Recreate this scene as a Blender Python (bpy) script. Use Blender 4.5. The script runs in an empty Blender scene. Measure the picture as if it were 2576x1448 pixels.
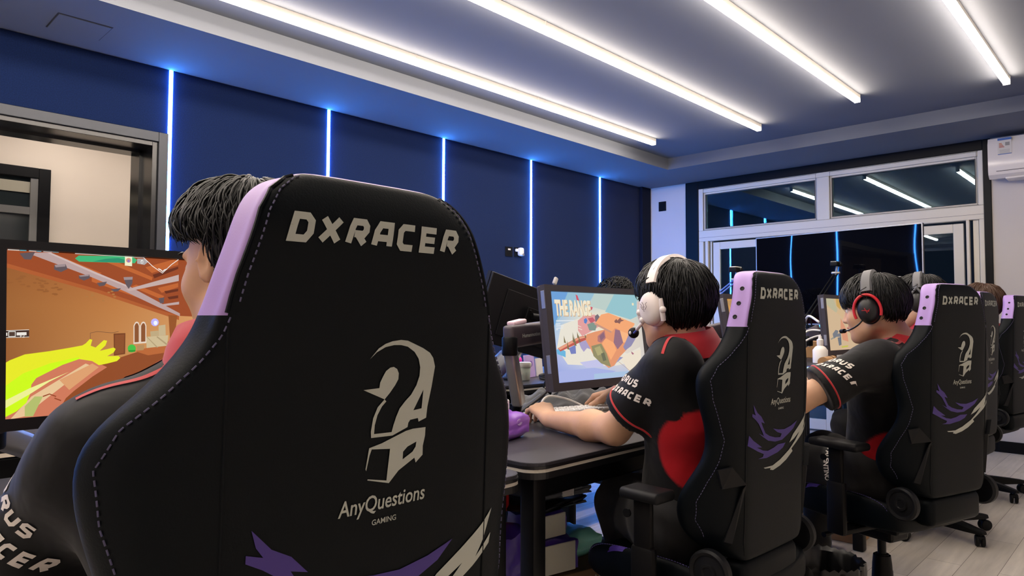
import bpy, bmesh, math, random
import numpy as np
from mathutils import Vector, Matrix, Quaternion
from mathutils.bvhtree import BVHTree
from mathutils.geometry import tessellate_polygon

random.seed(7)
rng = np.random.default_rng(7)
SC = bpy.context.scene
COL = SC.collection
PI = math.pi

# ------------------------------------------------------------------ materials
MATS = {}
def lin(c):
    """sRGB 0-255 triple to linear"""
    o = []
    for v in c:
        v = v / 255.0
        o.append(v / 12.92 if v <= 0.04045 else ((v + 0.055) / 1.055) ** 2.4)
    return tuple(o)

def mat(name, col=(0.8, 0.8, 0.8), rough=0.5, metal=0.0, spec=0.5, emit=None, estr=0.0, bump=None, noise=None, sheen=0.0, sss=0.0, coat=0.0):
    if name in MATS:
        return MATS[name]
    m = bpy.data.materials.new(name); m.use_nodes = True
    nt = m.node_tree; b = nt.nodes['Principled BSDF']
    b.inputs['Base Color'].default_value = (*col, 1)
    b.inputs['Roughness'].default_value = rough
    b.inputs['Metallic'].default_value = metal
    b.inputs['Specular IOR Level'].default_value = spec
    if sheen: b.inputs['Sheen Weight'].default_value = sheen
    if coat: b.inputs['Coat Weight'].default_value = coat; b.inputs['Coat Roughness'].default_value = 0.15
    if sss:
        b.inputs['Subsurface Weight'].default_value = sss
        b.inputs['Subsurface Radius'].default_value = (0.012, 0.004, 0.002)
        b.inputs['Subsurface Scale'].default_value = 1.0
    if emit:
        b.inputs['Emission Color'].default_value = (*emit, 1)
        b.inputs['Emission Strength'].default_value = estr
    tc = None
    if bump or noise:
        tc = nt.nodes.new('ShaderNodeTexCoord')
    if noise:      # (scale, amount, detail) subtle value variation of the thing itself
        n = nt.nodes.new('ShaderNodeTexNoise'); n.inputs['Scale'].default_value = noise[0]; n.inputs['Detail'].default_value = noise[2] if len(noise) > 2 else 3
        nt.links.new(tc.outputs['Object'], n.inputs['Vector'])
        r = nt.nodes.new('ShaderNodeMapRange'); r.inputs['To Min'].default_value = 1 - noise[1]; r.inputs['To Max'].default_value = 1 + noise[1]
        r.inputs['From Min'].default_value = 0.3; r.inputs['From Max'].default_value = 0.7
        nt.links.new(n.outputs['Fac'], r.inputs['Value'])
        mx = nt.nodes.new('ShaderNodeMix'); mx.data_type = 'RGBA'; mx.blend_type = 'MULTIPLY'; mx.inputs['Factor'].default_value = 1
        mx.inputs['A'].default_value = (*col, 1); nt.links.new(r.outputs['Result'], mx.inputs['B'])
        nt.links.new(mx.outputs['Result'], b.inputs['Base Color'])
    if bump:       # (scale, strength, detail)
        n = nt.nodes.new('ShaderNodeTexNoise'); n.inputs['Scale'].default_value = bump[0]; n.inputs['Detail'].default_value = bump[2] if len(bump) > 2 else 3
        nt.links.new(tc.outputs['Object'], n.inputs['Vector'])
        bp = nt.nodes.new('ShaderNodeBump'); bp.inputs['Strength'].default_value = bump[1]; bp.inputs['Distance'].default_value = bump[3] if len(bump) > 3 else 0.002
        nt.links.new(n.outputs['Fac'], bp.inputs['Height']); nt.links.new(bp.outputs['Normal'], b.inputs['Normal'])
    MATS[name] = m
    return m

def emat(name, col, strength):
    if name in MATS: return MATS[name]
    m = bpy.data.materials.new(name); m.use_nodes = True
    nt = m.node_tree; nt.nodes.clear()
    e = nt.nodes.new('ShaderNodeEmission'); o = nt.nodes.new('ShaderNodeOutputMaterial')
    e.inputs['Color'].default_value = (*col, 1); e.inputs['Strength'].default_value = strength
    nt.links.new(e.outputs[0], o.inputs[0]); MATS[name] = m
    return m

# ------------------------------------------------------------------ mesh builder
class MB:
    def __init__(s): s.v = []; s.f = []; s.mi = []
    def add(s, vs, fs, mi=0, M=None):
        b = len(s.v)
        for p in vs:
            p = Vector(p); s.v.append(tuple(M @ p) if M is not None else tuple(p))
        for f in fs: s.f.append(tuple(i + b for i in f)); s.mi.append(mi)
        return s
    def box(s, c, d, mi=0, M=None, bev=0.0, seg=2):
        bm = bmesh.new(); bmesh.ops.create_cube(bm, size=1)
        for v in bm.verts: v.co = Vector((v.co.x * d[0], v.co.y * d[1], v.co.z * d[2]))
        if bev > 0: bmesh.ops.bevel(bm, geom=bm.edges[:], offset=min(bev, min(d) * 0.49), segments=seg, profile=0.5, affect='EDGES')
        T = Matrix.Translation(c)
        s.bm(bm, T if M is None else M @ T, mi); return s
    def span(s, a, b, mi=0, M=None, bev=0.0, seg=2):
        return s.box([(a[i] + b[i]) / 2 for i in range(3)], [abs(b[i] - a[i]) for i in range(3)], mi, M, bev, seg)
    def bm(s, bm, M=None, mi=0):
        bm.verts.index_update()
        s.add([v.co.copy() for v in bm.verts], [[v.index for v in f.verts] for f in bm.faces], mi, M); bm.free(); return s
    def tube(s, pts, r, n=10, mi=0, cap=True, M=None, close=False):
        pts = [Vector(p) for p in pts]; rs = r if hasattr(r, '__len__') else [r] * len(pts)
        vs = []; fs = []; N = len(pts); up = None
        for i, p in enumerate(pts):
            if close: t = pts[(i + 1) % N] - pts[i - 1]
            else: t = pts[min(i + 1, N - 1)] - pts[max(i - 1, 0)]
            t.normalize()
            if up is None:
                up = Vector((0, 0, 1)) if abs(t.z) < 0.9 else Vector((1, 0, 0))
            a = t.cross(up); 
            if a.length < 1e-5: a = t.orthogonal()
            a.normalize(); b = a.cross(t).normalized(); up = b
            for k in range(n):
                w = 2 * PI * k / n; vs.append(p + (a * math.cos(w) + b * math.sin(w)) * rs[i])
        for i in range(N if close else N - 1):
            j = (i + 1) % N
            for k in range(n):
                fs.append((i * n + k, i * n + (k + 1) % n, j * n + (k + 1) % n, j * n + k))
        if cap and not close: fs.append(tuple(range(n))[::-1]); fs.append(tuple((N - 1) * n + k for k in range(n)))
        return s.add(vs, fs, mi, M)
    def lathe(s, prof, n=24, mi=0, M=None, caps=True):
        """profile [(r,z)] about z"""
        vs = []; fs = []
        for r, z in prof:
            for k in range(n):
                w = 2 * PI * k / n; vs.append((r * math.cos(w), r * math.sin(w), z))
        for i in range(len(prof) - 1):
            for k in range(n):
                fs.append((i * n + k, i * n + (k + 1) % n, (i + 1) * n + (k + 1) % n, (i + 1) * n + k))
        if caps:
            fs.append(tuple(range(n))[::-1]); fs.append(tuple((len(prof) - 1) * n + k for k in range(n)))
        return s.add(vs, fs, mi, M)
    def prism(s, loop, t0, t1, M=None, mi=0, holes=()):
        """2D loop(s) in local x,y extruded z from t0 to t1"""
        loops = [loop] + list(holes)
        flat = [p for l in loops for p in l]; n = len(flat)
        tris = tessellate_polygon([[Vector((p[0], p[1], 0)) for p in l] for l in loops])
        vs = [(p[0], p[1], t0) for p in flat] + [(p[0], p[1], t1) for p in flat]
        fs = []
        for t in tris:
            a, b, c = [Vector((flat[i][0], flat[i][1], 0)) for i in t]
            if (b - a).cross(c - a).z < 0: t = t[::-1]
            fs.append(tuple(i + n for i in t)); fs.append(tuple(t[::-1]))
        o = 0
        for l in loops:
            m = len(l)
            ar = sum(l[i][0] * l[(i + 1) % m][1] - l[(i + 1) % m][0] * l[i][1] for i in range(m))
            sgn = 1 if (ar > 0) == (l is loop) else -1
            for i in range(m):
                j = (i + 1) % m; q = (o + i, o + j, o + j + n, o + i + n)
                fs.append(q if sgn > 0 else q[::-1])
            o += m
        return s.add(vs, fs, mi, M)
    def sphere(s, c, r, n=16, mi=0, M=None):
        bm = bmesh.new(); bmesh.ops.create_uvsphere(bm, u_segments=n, v_segments=max(6, n // 2), radius=1)
        rr = r if hasattr(r, '__len__') else (r, r, r)
        for v in bm.verts: v.co = Vector((v.co.x * rr[0] + c[0], v.co.y * rr[1] + c[1], v.co.z * rr[2] + c[2]))
        return s.bm(bm, M, mi)
    def mesh(s, name, mats):
        me = bpy.data.meshes.new(name); me.from_pydata(s.v, [], s.f)
        for m in (mats if isinstance(mats, (list, tuple)) else [mats]): me.materials.append(m)
        me.polygons.foreach_set('material_index', s.mi); me.update()
        return me
    def build(s, name, mats, parent=None, smooth=None, M=None):
        me = s.mesh(name, mats)
        if smooth: set_smooth(me, smooth)
        o = bpy.data.objects.new(name, me); COL.objects.link(o)
        if parent is not None: o.parent = parent
        if M is not None: o.matrix_local = M
        return o

def set_smooth(me, ang=40):
    me.polygons.foreach_set('use_smooth', [True] * len(me.polygons))
    if ang and ang < 180:
        me.set_sharp_from_angle(angle=math.radians(ang))

def subdiv(me, lv=2, ang=180):
    """evaluated subdivision-surface copy of a mesh"""
    o = bpy.data.objects.new('tmp', me); COL.objects.link(o)
    md = o.modifiers.new('s', 'SUBSURF'); md.levels = lv; md.render_levels = lv
    dg = bpy.context.evaluated_depsgraph_get()
    r = bpy.data.meshes.new_from_object(o.evaluated_get(dg))
    COL.objects.unlink(o); bpy.data.objects.remove(o)
    set_smooth(r, ang); return r

def obj(name, me, parent=None, M=None):
    o = bpy.data.objects.new(name, me); COL.objects.link(o)
    if parent is not None: o.parent = parent
    if M is not None: o.matrix_local = M
    return o

def thing(name, label, cat, loc=(0, 0, 0), rz=0.0, group=None):
    o = bpy.data.objects.new(name, None); COL.objects.link(o)
    o.location = loc; o.rotation_euler = (0, 0, rz); o.empty_display_size = 0.05
    return tag(o, label, cat, group)
def tag(o, label, cat, group=None):
    o['label'] = label; o['category'] = cat
    if group: o['group'] = group
    return o
def struct(o, kind='structure'):
    o['kind'] = kind; return o
def copy_tree(o, parent=None):
    c = o.copy(); COL.objects.link(c)
    if parent is not None: c.parent = parent
    for ch in list(o.children): copy_tree(ch, c)
    return c
def RZ(a): return Matrix.Rotation(a, 4, 'Z')
def RX(a): return Matrix.Rotation(a, 4, 'X')
def RY(a): return Matrix.Rotation(a, 4, 'Y')
def T(*p): return Matrix.Translation(p if len(p) == 3 else p[0])

def bez(pts, n=24):
    """Catmull-Rom sample through points"""
    P = [Vector(p) for p in pts]; P = [P[0] * 2 - P[1]] + P + [P[-1] * 2 - P[-2]]; out = []
    for i in range(1, len(P) - 2):
        for k in range(n):
            t = k / n; a, b, c, d = P[i - 1:i + 3]
            out.append(0.5 * ((2 * b) + (c - a) * t + (2 * a - 5 * b + 4 * c - d) * t * t + (3 * b - a - 3 * c + d) * t ** 3))
    out.append(P[-2]); return out

# ------------------------------------------------------------------ lettering
def font_mesh2d(text, size=1.0, bold=0.0, xs=1.0, shear=0.0, center=True, track=1.0):
    cu = bpy.data.curves.new('t', 'FONT'); cu.body = text; cu.size = 1.0; cu.offset = bold; cu.shear = 0; cu.space_character = track
    cu.resolution_u = 3
    o = bpy.data.objects.new('t', cu); COL.objects.link(o)
    dg = bpy.context.evaluated_depsgraph_get(); me = bpy.data.meshes.new_from_object(o.evaluated_get(dg))
    COL.objects.unlink(o); bpy.data.objects.remove(o)
    v = [(p.co.x, p.co.y) for p in me.vertices]; f = [tuple(p.vertices) for p in me.polygons]
    bpy.data.meshes.remove(me)
    if not v: return [], []
    x0 = min(p[0] for p in v); x1 = max(p[0] for p in v); y0 = min(p[1] for p in v); y1 = max(p[1] for p in v)
    out = []
    for x, y in v:
        a = (x - (x0 + x1) / 2 if center else x - x0); b = (y - (y0 + y1) / 2 if center else y)
        out.append(((a + shear * b) * size * xs, b * size))
    return out, f

def stroke_glyphs(text, w, h, th, gap, slant=0.2):
    """wide squared italic capitals drawn as thick open strokes"""
    G = {
     'D': [[(.06, .55), (0.14, 1), (0.74, 1), (0.97, .78), (0.97, .3), (0.74, 0), (0, 0), (.06, .55)]],
     'X': [[(0, 0), (1, 1)], [(0.05, 1), (0.95, 0)]],
     'R': [[(0, 0), (0.14, .72), (0.26, 1), (0.85, 1), (1, .82), (1, .62), (0.85, .44), (0.3, .44)], [(0.48, .44), (0.95, 0)]],
     'A': [[(0, 0), (0.1, .66), (0.32, 1), (0.98, 1), (0.98, 0)], [(0.2, .36), (0.9, .36)]],
     'C': [[(1, 1), (0.26, 1), (0.06, .8), (0.06, .2), (0.26, 0), (0.96, 0)]],
     'E': [[(1, 1), (0.06, 1), (0.06, 0), (0.98, 0)], [(0.2, .5), (0.92, .5)]],
     'O': [[(0.2, 1), (0.8, 1), (1, .8), (1, .2), (0.8, 0), (0.2, 0), (0, .2), (0, .8), (0.2, 1)]],
     'U': [[(0, 1), (0, .2), (0.2, 0), (0.8, 0), (1, .2), (1, 1)]],
     'S': [[(1, 1), (0.2, 1), (0, .8), (0.05, .55), (0.9, .45), (1, .2), (0.8, 0), (0, 0)]],
     'I': [[(0.5, 0), (0.5, 1)]], 'N': [[(0, 0), (0, 1), (1, 0), (1, 1)]], 'T': [[(0, 1), (1, 1)], [(0.5, 1), (0.5, 0)]],
     'V': [[(0, 1), (0.5, 0), (1, 1)]], 'L': [[(0, 1), (0, 0), (1, 0)]], 'H': [[(0, 0), (0, 1)], [(1, 0), (1, 1)], [(0, .5), (1, .5)]],
    }
    vs = []; fs = []; n = len(text); cw = (w - gap * (n - 1)) / n
    for i, ch in enumerate(text):
        if ch == ' ': continue
        ox = i * (cw + gap) - w / 2
        for pl in G[ch]:
            P = [Vector((ox + th / 2 + p[0] * (cw - th), th / 2 + p[1] * (h - th) - h / 2)) for p in pl]
            L = []; R = []
            for k in range(len(P)):
                d0 = (P[k] - P[k - 1]).normalized() if k > 0 else None
                d1 = (P[k + 1] - P[k]).normalized() if k < len(P) - 1 else None
                d = ((d0 or d1) + (d1 or d0)); d = d.normalized() if d.length > 1e-6 else (d0 or d1)
                nn = Vector((-d.y, d.x)); c = max(0.55, abs(d.dot(d0 or d1)))
                L.append(P[k] + nn * th / 2 / c); R.append(P[k] - nn * th / 2 / c)
            b = len(vs)
            for a_, b_ in zip(L, R): vs += [(a_.x + slant * a_.y, a_.y), (b_.x + slant * b_.y, b_.y)]
            for k in range(len(P) - 1): fs.append((b + 2 * k, b + 2 * k + 1, b + 2 * k + 3, b + 2 * k + 2))
    return vs, fs

def poly2d(loops):
    """loops (outer + holes) to 2D verts, tris"""
    v = [p for l in loops for p in l]
    t = tessellate_polygon([[Vector((p[0], p[1], 0)) for p in l] for l in loops])
    return v, [tuple(x) for x in t]

def refine2d(v, f, L):
    """split 2D faces so no edge is longer than L (lets a print follow a curved surface)"""
    bm = bmesh.new(); bv = [bm.verts.new((p[0], p[1], 0)) for p in v]
    for q in f:
        try: bm.faces.new([bv[i] for i in q])
        except ValueError: pass
    bmesh.ops.triangulate(bm, faces=bm.faces[:])
    for _ in range(6):
        e = [x for x in bm.edges if x.calc_length() > L]
        if not e: break
        bmesh.ops.subdivide_edges(bm, edges=e, cuts=1); bmesh.ops.triangulate(bm, faces=bm.faces[:])
    bm.verts.index_update()
    r = [(x.co.x, x.co.y) for x in bm.verts], [[x.index for x in q.verts] for q in bm.faces]
    bm.free(); return r

def decal(bvh, v, f, M, off=0.0008, L=0.012, mb=None, mi=0, dist=0.5):
    """lay a 2D shape (x right, y up in frame M) on a surface, looking along M's -z"""
    v, f = refine2d(v, f, L)
    mb = mb or MB(); d = (M.to_3x3() @ Vector((0, 0, -1))).normalized(); P = []; ok = []
    for x, y in v:
        o = M @ Vector((x, y, 0)); h = bvh.ray_cast(o, d, dist)
        if h[0] is None: P.append(o); ok.append(False)
        else:
            nn = h[1] if h[1].dot(d) < 0 else -h[1]
            P.append(h[0] + nn * off - d * off * 0.5); ok.append(True)
    F = []
    for t in f:
        if all(ok[i] for i in t):
            a, b, c = P[t[0]], P[t[1]], P[t[2]]
            if (b - a).cross(c - a).dot(d) > 0: t = t[::-1]
            F.append(t)
    mb.add(P, F, mi); return mb

def flat(v, f, M, mb=None, mi=0, z=0.0):
    mb = mb or MB(); F = []
    for t in f:
        a, b, c = [Vector((*v[i], 0)) for i in t[:3]]
        F.append(t if (b - a).cross(c - a).z > 0 else t[::-1])
    return mb.add([(p[0], p[1], z) for p in v], F, mi, M)

def bvh_of(me, M=None):
    return BVHTree.FromPolygons([(M @ v.co) if M is not None else v.co.copy() for v in me.vertices], [tuple(p.vertices) for p in me.polygons])
# ================================================================== ROOM
W = 7.525; ZS = 2.837; ZT = 2.963; XR = 6.7; YB = -3.0
def nodes_mat(name):
    m = bpy.data.materials.new(name); m.use_nodes = True; MATS[name] = m
    return m, m.node_tree, m.node_tree.nodes['Principled BSDF']

def floor_mat():
    m, nt, b = nodes_mat('pale wood planks'); N = nt.nodes.new; L = nt.links.new
    tc = N('ShaderNodeTexCoord'); mp = N('ShaderNodeMapping'); mp.inputs['Rotation'].default_value = (0, 0, math.radians(90)); L(tc.outputs['Object'], mp.inputs['Vector'])
    br = N('ShaderNodeTexBrick'); br.inputs['Scale'].default_value = 1.0; br.inputs['Brick Width'].default_value = 0.9; br.inputs['Row Height'].default_value = 0.15
    br.inputs['Mortar Size'].default_value = 0.0012; br.inputs['Color1'].default_value = (*lin((222, 214, 203)), 1); br.inputs['Color2'].default_value = (*lin((202, 194, 182)), 1)
    br.inputs['Mortar'].default_value = (*lin((120, 112, 102)), 1); br.offset = 0.37; L(mp.outputs[0], br.inputs['Vector'])
    mp2 = N('ShaderNodeMapping'); mp2.inputs['Scale'].default_value = (14, 1.2, 1); L(tc.outputs['Object'], mp2.inputs['Vector'])
    n = N('ShaderNodeTexNoise'); n.inputs['Scale'].default_value = 2.2; n.inputs['Detail'].default_value = 5; L(mp2.outputs[0], n.inputs['Vector'])
    r = N('ShaderNodeMapRange'); r.inputs['From Min'].default_value = .3; r.inputs['From Max'].default_value = .7; r.inputs['To Min'].default_value = .84; r.inputs['To Max'].default_value = 1.08; L(n.outputs['Fac'], r.inputs['Value'])
    mx = N('ShaderNodeMix'); mx.data_type = 'RGBA'; mx.blend_type = 'MULTIPLY'; mx.inputs['Factor'].default_value = 1
    L(br.outputs['Color'], mx.inputs['A']); L(r.outputs[0], mx.inputs['B']); L(mx.outputs['Result'], b.inputs['Base Color'])
    b.inputs['Roughness'].default_value = 0.42; return m

M_WALL = mat('warm white paint', lin((214, 204, 190)), 0.85, bump=(240, 0.15, 2, .001), noise=(1.3, .03))
M_WALLC = mat('cool white paint', lin((205, 200, 194)), 0.85, bump=(240, 0.15, 2, .001))
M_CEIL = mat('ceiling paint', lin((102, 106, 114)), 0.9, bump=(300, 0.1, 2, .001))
M_FELT = mat('navy felt panel', lin((14, 31, 70)), 0.95, spec=0.12, sheen=0.12, bump=(900, 0.5, 2, .002), noise=(160, .22, 2))
M_FELTD = mat('dark navy trim', lin((12, 17, 33)), 0.8, spec=0.2, noise=(160, .15, 2))
M_BLACK = mat('satin black metal', lin((7, 8, 11)), 0.45, 0.0, 0.2)
M_BLACKM = mat('matt black plastic', lin((7, 7, 9)), 0.55, spec=0.2, bump=(700, .15, 2, .0006))
M_GREYF = mat('grey door frame', lin((50, 53, 60)), 0.38, 0.4)
M_WHITEF = mat('cream window frame', lin((222, 216, 200)), 0.45)
M_BLUE = emat('neon blue', (0.08, 0.50, 2.0), 62.0)
M_LAMP = emat('warm lamp diffuser', (1.0, 0.87, 0.74), 53.0)
M_HOUS = mat('lamp housing', lin((220, 214, 205)), 0.5)

def plane_box(name, a, b, m, kind='structure', parent=None, bev=0):
    o = MB().span(a, b, bev=bev).build(name, m, parent)
    if kind: o['kind'] = kind
    return o

plane_box('floor', (-4.2, YB, -0.1), (XR, W + .25, 0), floor_mat())
# ceiling: raised tray with a lower border all round
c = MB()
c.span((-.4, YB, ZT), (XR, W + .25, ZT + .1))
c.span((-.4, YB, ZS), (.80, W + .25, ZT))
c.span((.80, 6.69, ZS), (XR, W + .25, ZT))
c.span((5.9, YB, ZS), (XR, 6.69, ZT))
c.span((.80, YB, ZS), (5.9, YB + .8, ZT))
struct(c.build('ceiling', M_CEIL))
# blue felt wall with a wide doorway
DY0, DY1, DZ = -0.55, 1.633, 2.335
w = MB()
w.span((-.42, DY1, 0), (-.02, W + .25, ZS)); w.span((-.42, YB, 0), (-.02, DY0, ZS)); w.span((-.42, DY0, DZ), (-.02, DY1, ZS))
struct(w.build('wall_left', M_FELTD))
strips = [1.7052 + 1.2 * i for i in range(5)]
edges = strips + [7.33]
# padded felt panels between the light strips
def felt(y0, y1, z0, z1):
    return MB().span((-.02, y0, z0), (0.0, y1, z1), bev=.004)
cuts = [(strips[i] + .014, strips[i + 1] - .014) for i in range(4)] + [(strips[4] + .014, 7.33)]
k = 0
trims = []
for y0, y1 in cuts:
    k += 1; trims.append(struct(felt(y0, y1, 0.1, ZS - .002).build('trim_%d' % k, M_FELT)))
k += 1; struct(felt(DY0 - .2, 1.691, DZ + .067, ZS - .002).build('trim_%d' % k, M_FELT))
k += 1; struct(felt(YB, DY0 - .28, 0.1, ZS - .002).build('trim_%d' % k, M_FELT))
k += 1; struct(MB().span((-.02, 7.33, 0), (.05, W, ZS), bev=.006).build('trim_%d' % k, M_FELTD))
# neon strips in the joints
spots = ['beside the grey doorway frame', 'second from the doorway, above the nearest chair', 'third from the doorway, rising behind the nearest chair', 'fourth from the doorway, beside the plugged in white charger', 'nearest the corner, above the curly haired head']
def neon(y, z0, z1, txt):
    z0 = 0.0
    t = thing('light_strip', 'blue white vertical light strip ' + txt, 'light strip', (0, y, z0), 0, 'neon strips in the felt wall')
    MB().span((-.019, -.0135, 0), (0.0, .0135, z1 - z0)).build('channel', M_WHITEF, t)
    h = z1 - z0
    prof = [(0.0095 * math.cos(a), 0.0095 * math.sin(a)) for a in np.linspace(-PI / 2, PI / 2, 9)]
    m = MB(); m.prism([(p[0] * 1.1, p[1]) for p in prof], 0, h - .003, M=T(.0005, 0, 0)); m.build('tube', M_BLUE, t, smooth=40)
    return t
for y, s in zip(strips, spots): neon(y, 0.1, ZS - .001, s)
neon(DY0 - .24, 0.1, ZS - .001, 'left of the doorway')
# doorway: grey architrave, black reveal
d = MB()
d.span((-.02, 1.633, 0), (.02, 1.692, DZ + .064), bev=.003); d.span((-.02, DY0 - .2, DZ), (.018, 1.633, DZ + .064), bev=.003); d.span((-.02, DY0 - .2, 0), (.018, DY0, DZ), bev=.003)
door = struct(d.build('door_1', M_GREYF))
r = MB()
r.span((-.42, 1.60, 0), (-.0, 1.633, DZ), bev=.002); r.span((-.42, DY0, DZ - .03), (0, 1.60, DZ), bev=.002); r.span((-.42, DY0, 0), (0, DY0 + .03, DZ - .03), bev=.002)
r.span((-.25, 1.585, 0), (-.2, 1.60, DZ - .03)); r.span((-.25, DY0, DZ - .045), (-.2, 1.60, DZ - .03))
r.build('reveal', mat('gloss black frame', lin((15, 16, 20)), 0.22), door)
# corridor behind the doorway
plane_box('wall_corridor', (-2.1, -2.6, 0), (-2.0, 3.4, ZT), M_WALL)
cor = MB(); cor.span((-2.1, -2.6, 2.9), (-.42, 3.4, 3.0)); cor.span((-2.1, 3.4, 0), (-.42, 3.5, 3.0)); cor.span((-2.1, -2.7, 0), (-.42, -2.6, 3.0))
struct(cor.build('wall_passage', M_WALL))
wf = MB(); a0, a1, b0, b1 = 0.1, 1.46, 1.0, 2.41; th = .085
for A, B in (((-2.0, a1 - th, b0), (-1.95, a1, b1)), ((-2.0, a0, b1 - th), (-1.95, a1 - th, b1)), ((-2.0, a0, b0), (-1.95, a1 - th, b0 + th)), ((-2.0, a0, b0 + th), (-1.95, a0 + th, b1 - th))): wf.span(A, B, bev=.004)
cwin = struct(wf.build('window_2', M_BLACK))
MB().span((-1.995, a0 + th, b0 + th), (-1.985, a1 - th, b1 - th)).build('pane', mat('dark corridor glass', lin((34, 40, 42)), 0.12), cwin)
wi = MB(); wi.span((-1.985, a1 - th - .055, b0 + th), (-1.96, a1 - th, b1 - th), bev=.003); wi.span((-1.985, a0 + th, 2.02), (-1.96, a1 - th - .055, 2.08)); wi.span((-1.985, 1.08, b0 + th), (-1.965, 1.1, 2.02))
wi.build('sash', mat('grey sash', lin((120, 120, 118)), .4, .4), cwin)
MB().span((-1.985, a0 + th, 2.2), (-1.975, a1 - th - .055, 2.29)).build('blind', mat('pale blind', lin((150, 146, 130)), .6), cwin)
for yy in (0.2, 1.5, 2.7):  # added out-of-view panels, sized to brighten the corridor wall seen through the doorway
    t = thing('corridor_fill_light', 'added square panel light, out of view, brightening the corridor beyond the doorway', 'ceiling light', (-1.3, yy, 2.9), 0, 'added corridor fill lights')
    MB().span((-.3, -.3, -.03), (.3, .3, 0)).build('frame', M_WHITEF, t); MB().span((-.28, -.28, -.034), (.28, .28, -.03)).build('diffuser', emat('corridor fill lamp', (1, .88, .80), 12), t)

# window wall (far end): wall with a big opening, black lining, cream frame
x0, x1, zt = 0.547, 3.655, 2.835
w = MB(); w.span((0, W, 0), (x0, W + .25, ZS)); w.span((x1, W, 0), (XR, W + .25, ZS)); w.span((x0, W, zt), (x1, W + .25, ZS))
struct(w.build('wall_far', M_WALLC))
w = MB(); w.span((XR, YB, 0), (XR + .1, W + .25, ZT)); struct(w.build('wall_right', M_WALL))
w = MB(); w.span((-.4, YB - .1, 0), (XR, YB, ZT)); struct(w.build('wall_back', M_WALL))
bl = MB()
bl.span((x0, W - .012, 0), (.715, W + .12, zt), bev=.004); bl.span((3.594, W - .012, 0), (x1, W + .12, zt), bev=.004); bl.span((.715, W - .012, 2.742), (3.594, W + .12, zt), bev=.004)
struct(bl.build('trim_20', M_BLACK))
f = MB(); Y0, Y1 = W + .0, W + .07
def bar(a, b, c_, d_, y0=Y0, y1=Y1, bv=.006): f.span((a, y0, b), (c_, y1, d_), bev=bv)
bar(.715, 2.105, 3.594, 2.235)            # transom
bar(.715, 2.235, .775, 2.742); bar(3.552, 2.235, 3.594, 2.742); bar(.775, 2.692, 3.552, 2.742); bar(2.105, 2.235, 2.235, 2.692)
bar(.775, 2.235, 2.105, 2.257, Y0 + .015); bar(2.235, 2.235, 3.552, 2.257, Y0 + .015)
bar(.715, 0, .775, 2.105); bar(3.552, 0, 3.594, 2.105)
bar(.8, 2.668, 2.085, 2.692, Y0 + .02); bar(2.255, 2.668, 3.53, 2.692, Y0 + .02)
for a, b in ((.775, .8), (2.08, 2.105), (2.235, 2.257), (3.53, 3.552)): bar(a, 2.257, b, 2.692, Y0 + .02)
win = struct(f.build('window_1', M_WHITEF))
def glassmat():
    m = bpy.data.materials.new('night window glass'); m.use_nodes = True; nt = m.node_tree; nt.nodes.clear(); N = nt.nodes.new; L = nt.links.new
    fr = N('ShaderNodeFresnel'); fr.inputs['IOR'].default_value = 1.65
    tr = N('ShaderNodeBsdfTransparent'); tr.inputs['Color'].default_value = (.75, .85, .88, 1); gl = N('ShaderNodeBsdfGlossy'); gl.inputs['Roughness'].default_value = 0.012; gl.inputs['Color'].default_value = (.8, .95, 1, 1)
    mx = N('ShaderNodeMixShader'); o = N('ShaderNodeOutputMaterial'); L(fr.outputs[0], mx.inputs[0]); L(tr.outputs[0], mx.inputs[1]); L(gl.outputs[0], mx.inputs[2]); L(mx.outputs[0], o.inputs[0]); return m
M_GLASS = glassmat()
gk = MB()
for a, b in ((.8, 2.08), (2.257, 3.53)):
    gk.span((a - .004, W + .018, 2.664), (b + .004, W + .034, 2.671)).span((a - .004, W + .018, 2.254), (b + .004, W + .034, 2.261)).span((a - .004, W + .018, 2.261), (a + .004, W + .034, 2.664)).span((b - .004, W + .018, 2.261), (b + .004, W + .034, 2.664))
for a, b in ((.775, 2.105), (2.235, 3.552)):
    gk.span((a, W - .0008, 2.732), (b, W + .004, 2.7355)).span((a, W - .0008, 2.24), (b, W + .004, 2.2425)).span((a + .006, W - .0008, 2.2425), (a + .009, W + .004, 2.732)).span((b - .009, W - .0008, 2.2425), (b - .006, W + .004, 2.732))
gk.span((.72, W - .0008, 2.15), (3.59, W + .004, 2.1525))
gk.build('gasket', mat('grey gasket', lin((70, 68, 66)), .6), win)
for a, b in ((.8, 2.08), (2.257, 3.53)):
    MB().span((a, W + .035, 2.257), (b, W + .041, 2.668)).build('pane', M_GLASS, win)
    MB().span((a, W + .058, 2.257), (b, W + .064, 2.668)).build('pane', M_GLASS, win)
# sliding glass doors below the transom
def leaf(xa, xb, y, nm):
    q = MB(); s = .085
    q.span((xa, y, .02), (xa + s, y + .04, 2.085), bev=.005); q.span((xb - s, y, .02), (xb, y + .04, 2.085), bev=.005)
    q.span((xa + s, y, 2.0), (xb - s, y + .04, 2.085), bev=.005); q.span((xa + s, y, .02), (xb - s, y + .04, .13), bev=.005)
    o = struct(q.build(nm, M_WHITEF)); MB().span((xa + s, y + .015, .13), (xb - s, y + .021, 2.0)).build('pane', M_GLASS, o)
    return o
leaf(.90, 2.25, W + .005, 'door_2'); dr = leaf(2.15, 3.42, W + .055, 'door_3')
q = MB(); q.span((1.62, W - .03, 1.86), (1.66, W + .005, 1.9)); q.span((1.62, W - .035, 1.86), (1.72, W - .015, 1.875))
fr = MB()
for a, b, y in ((.80, .835, 0.0), (.85, .87, .03), (3.45, 3.475, .0), (3.50, 3.545, .03)): fr.span((a, W + y, 0), (b, W + y + .05, 2.105), bev=.003)
fr.span((.775, W + .08, 0), (3.552, W + .1, .02)); fr.build('track', M_WHITEF, win)
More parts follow.
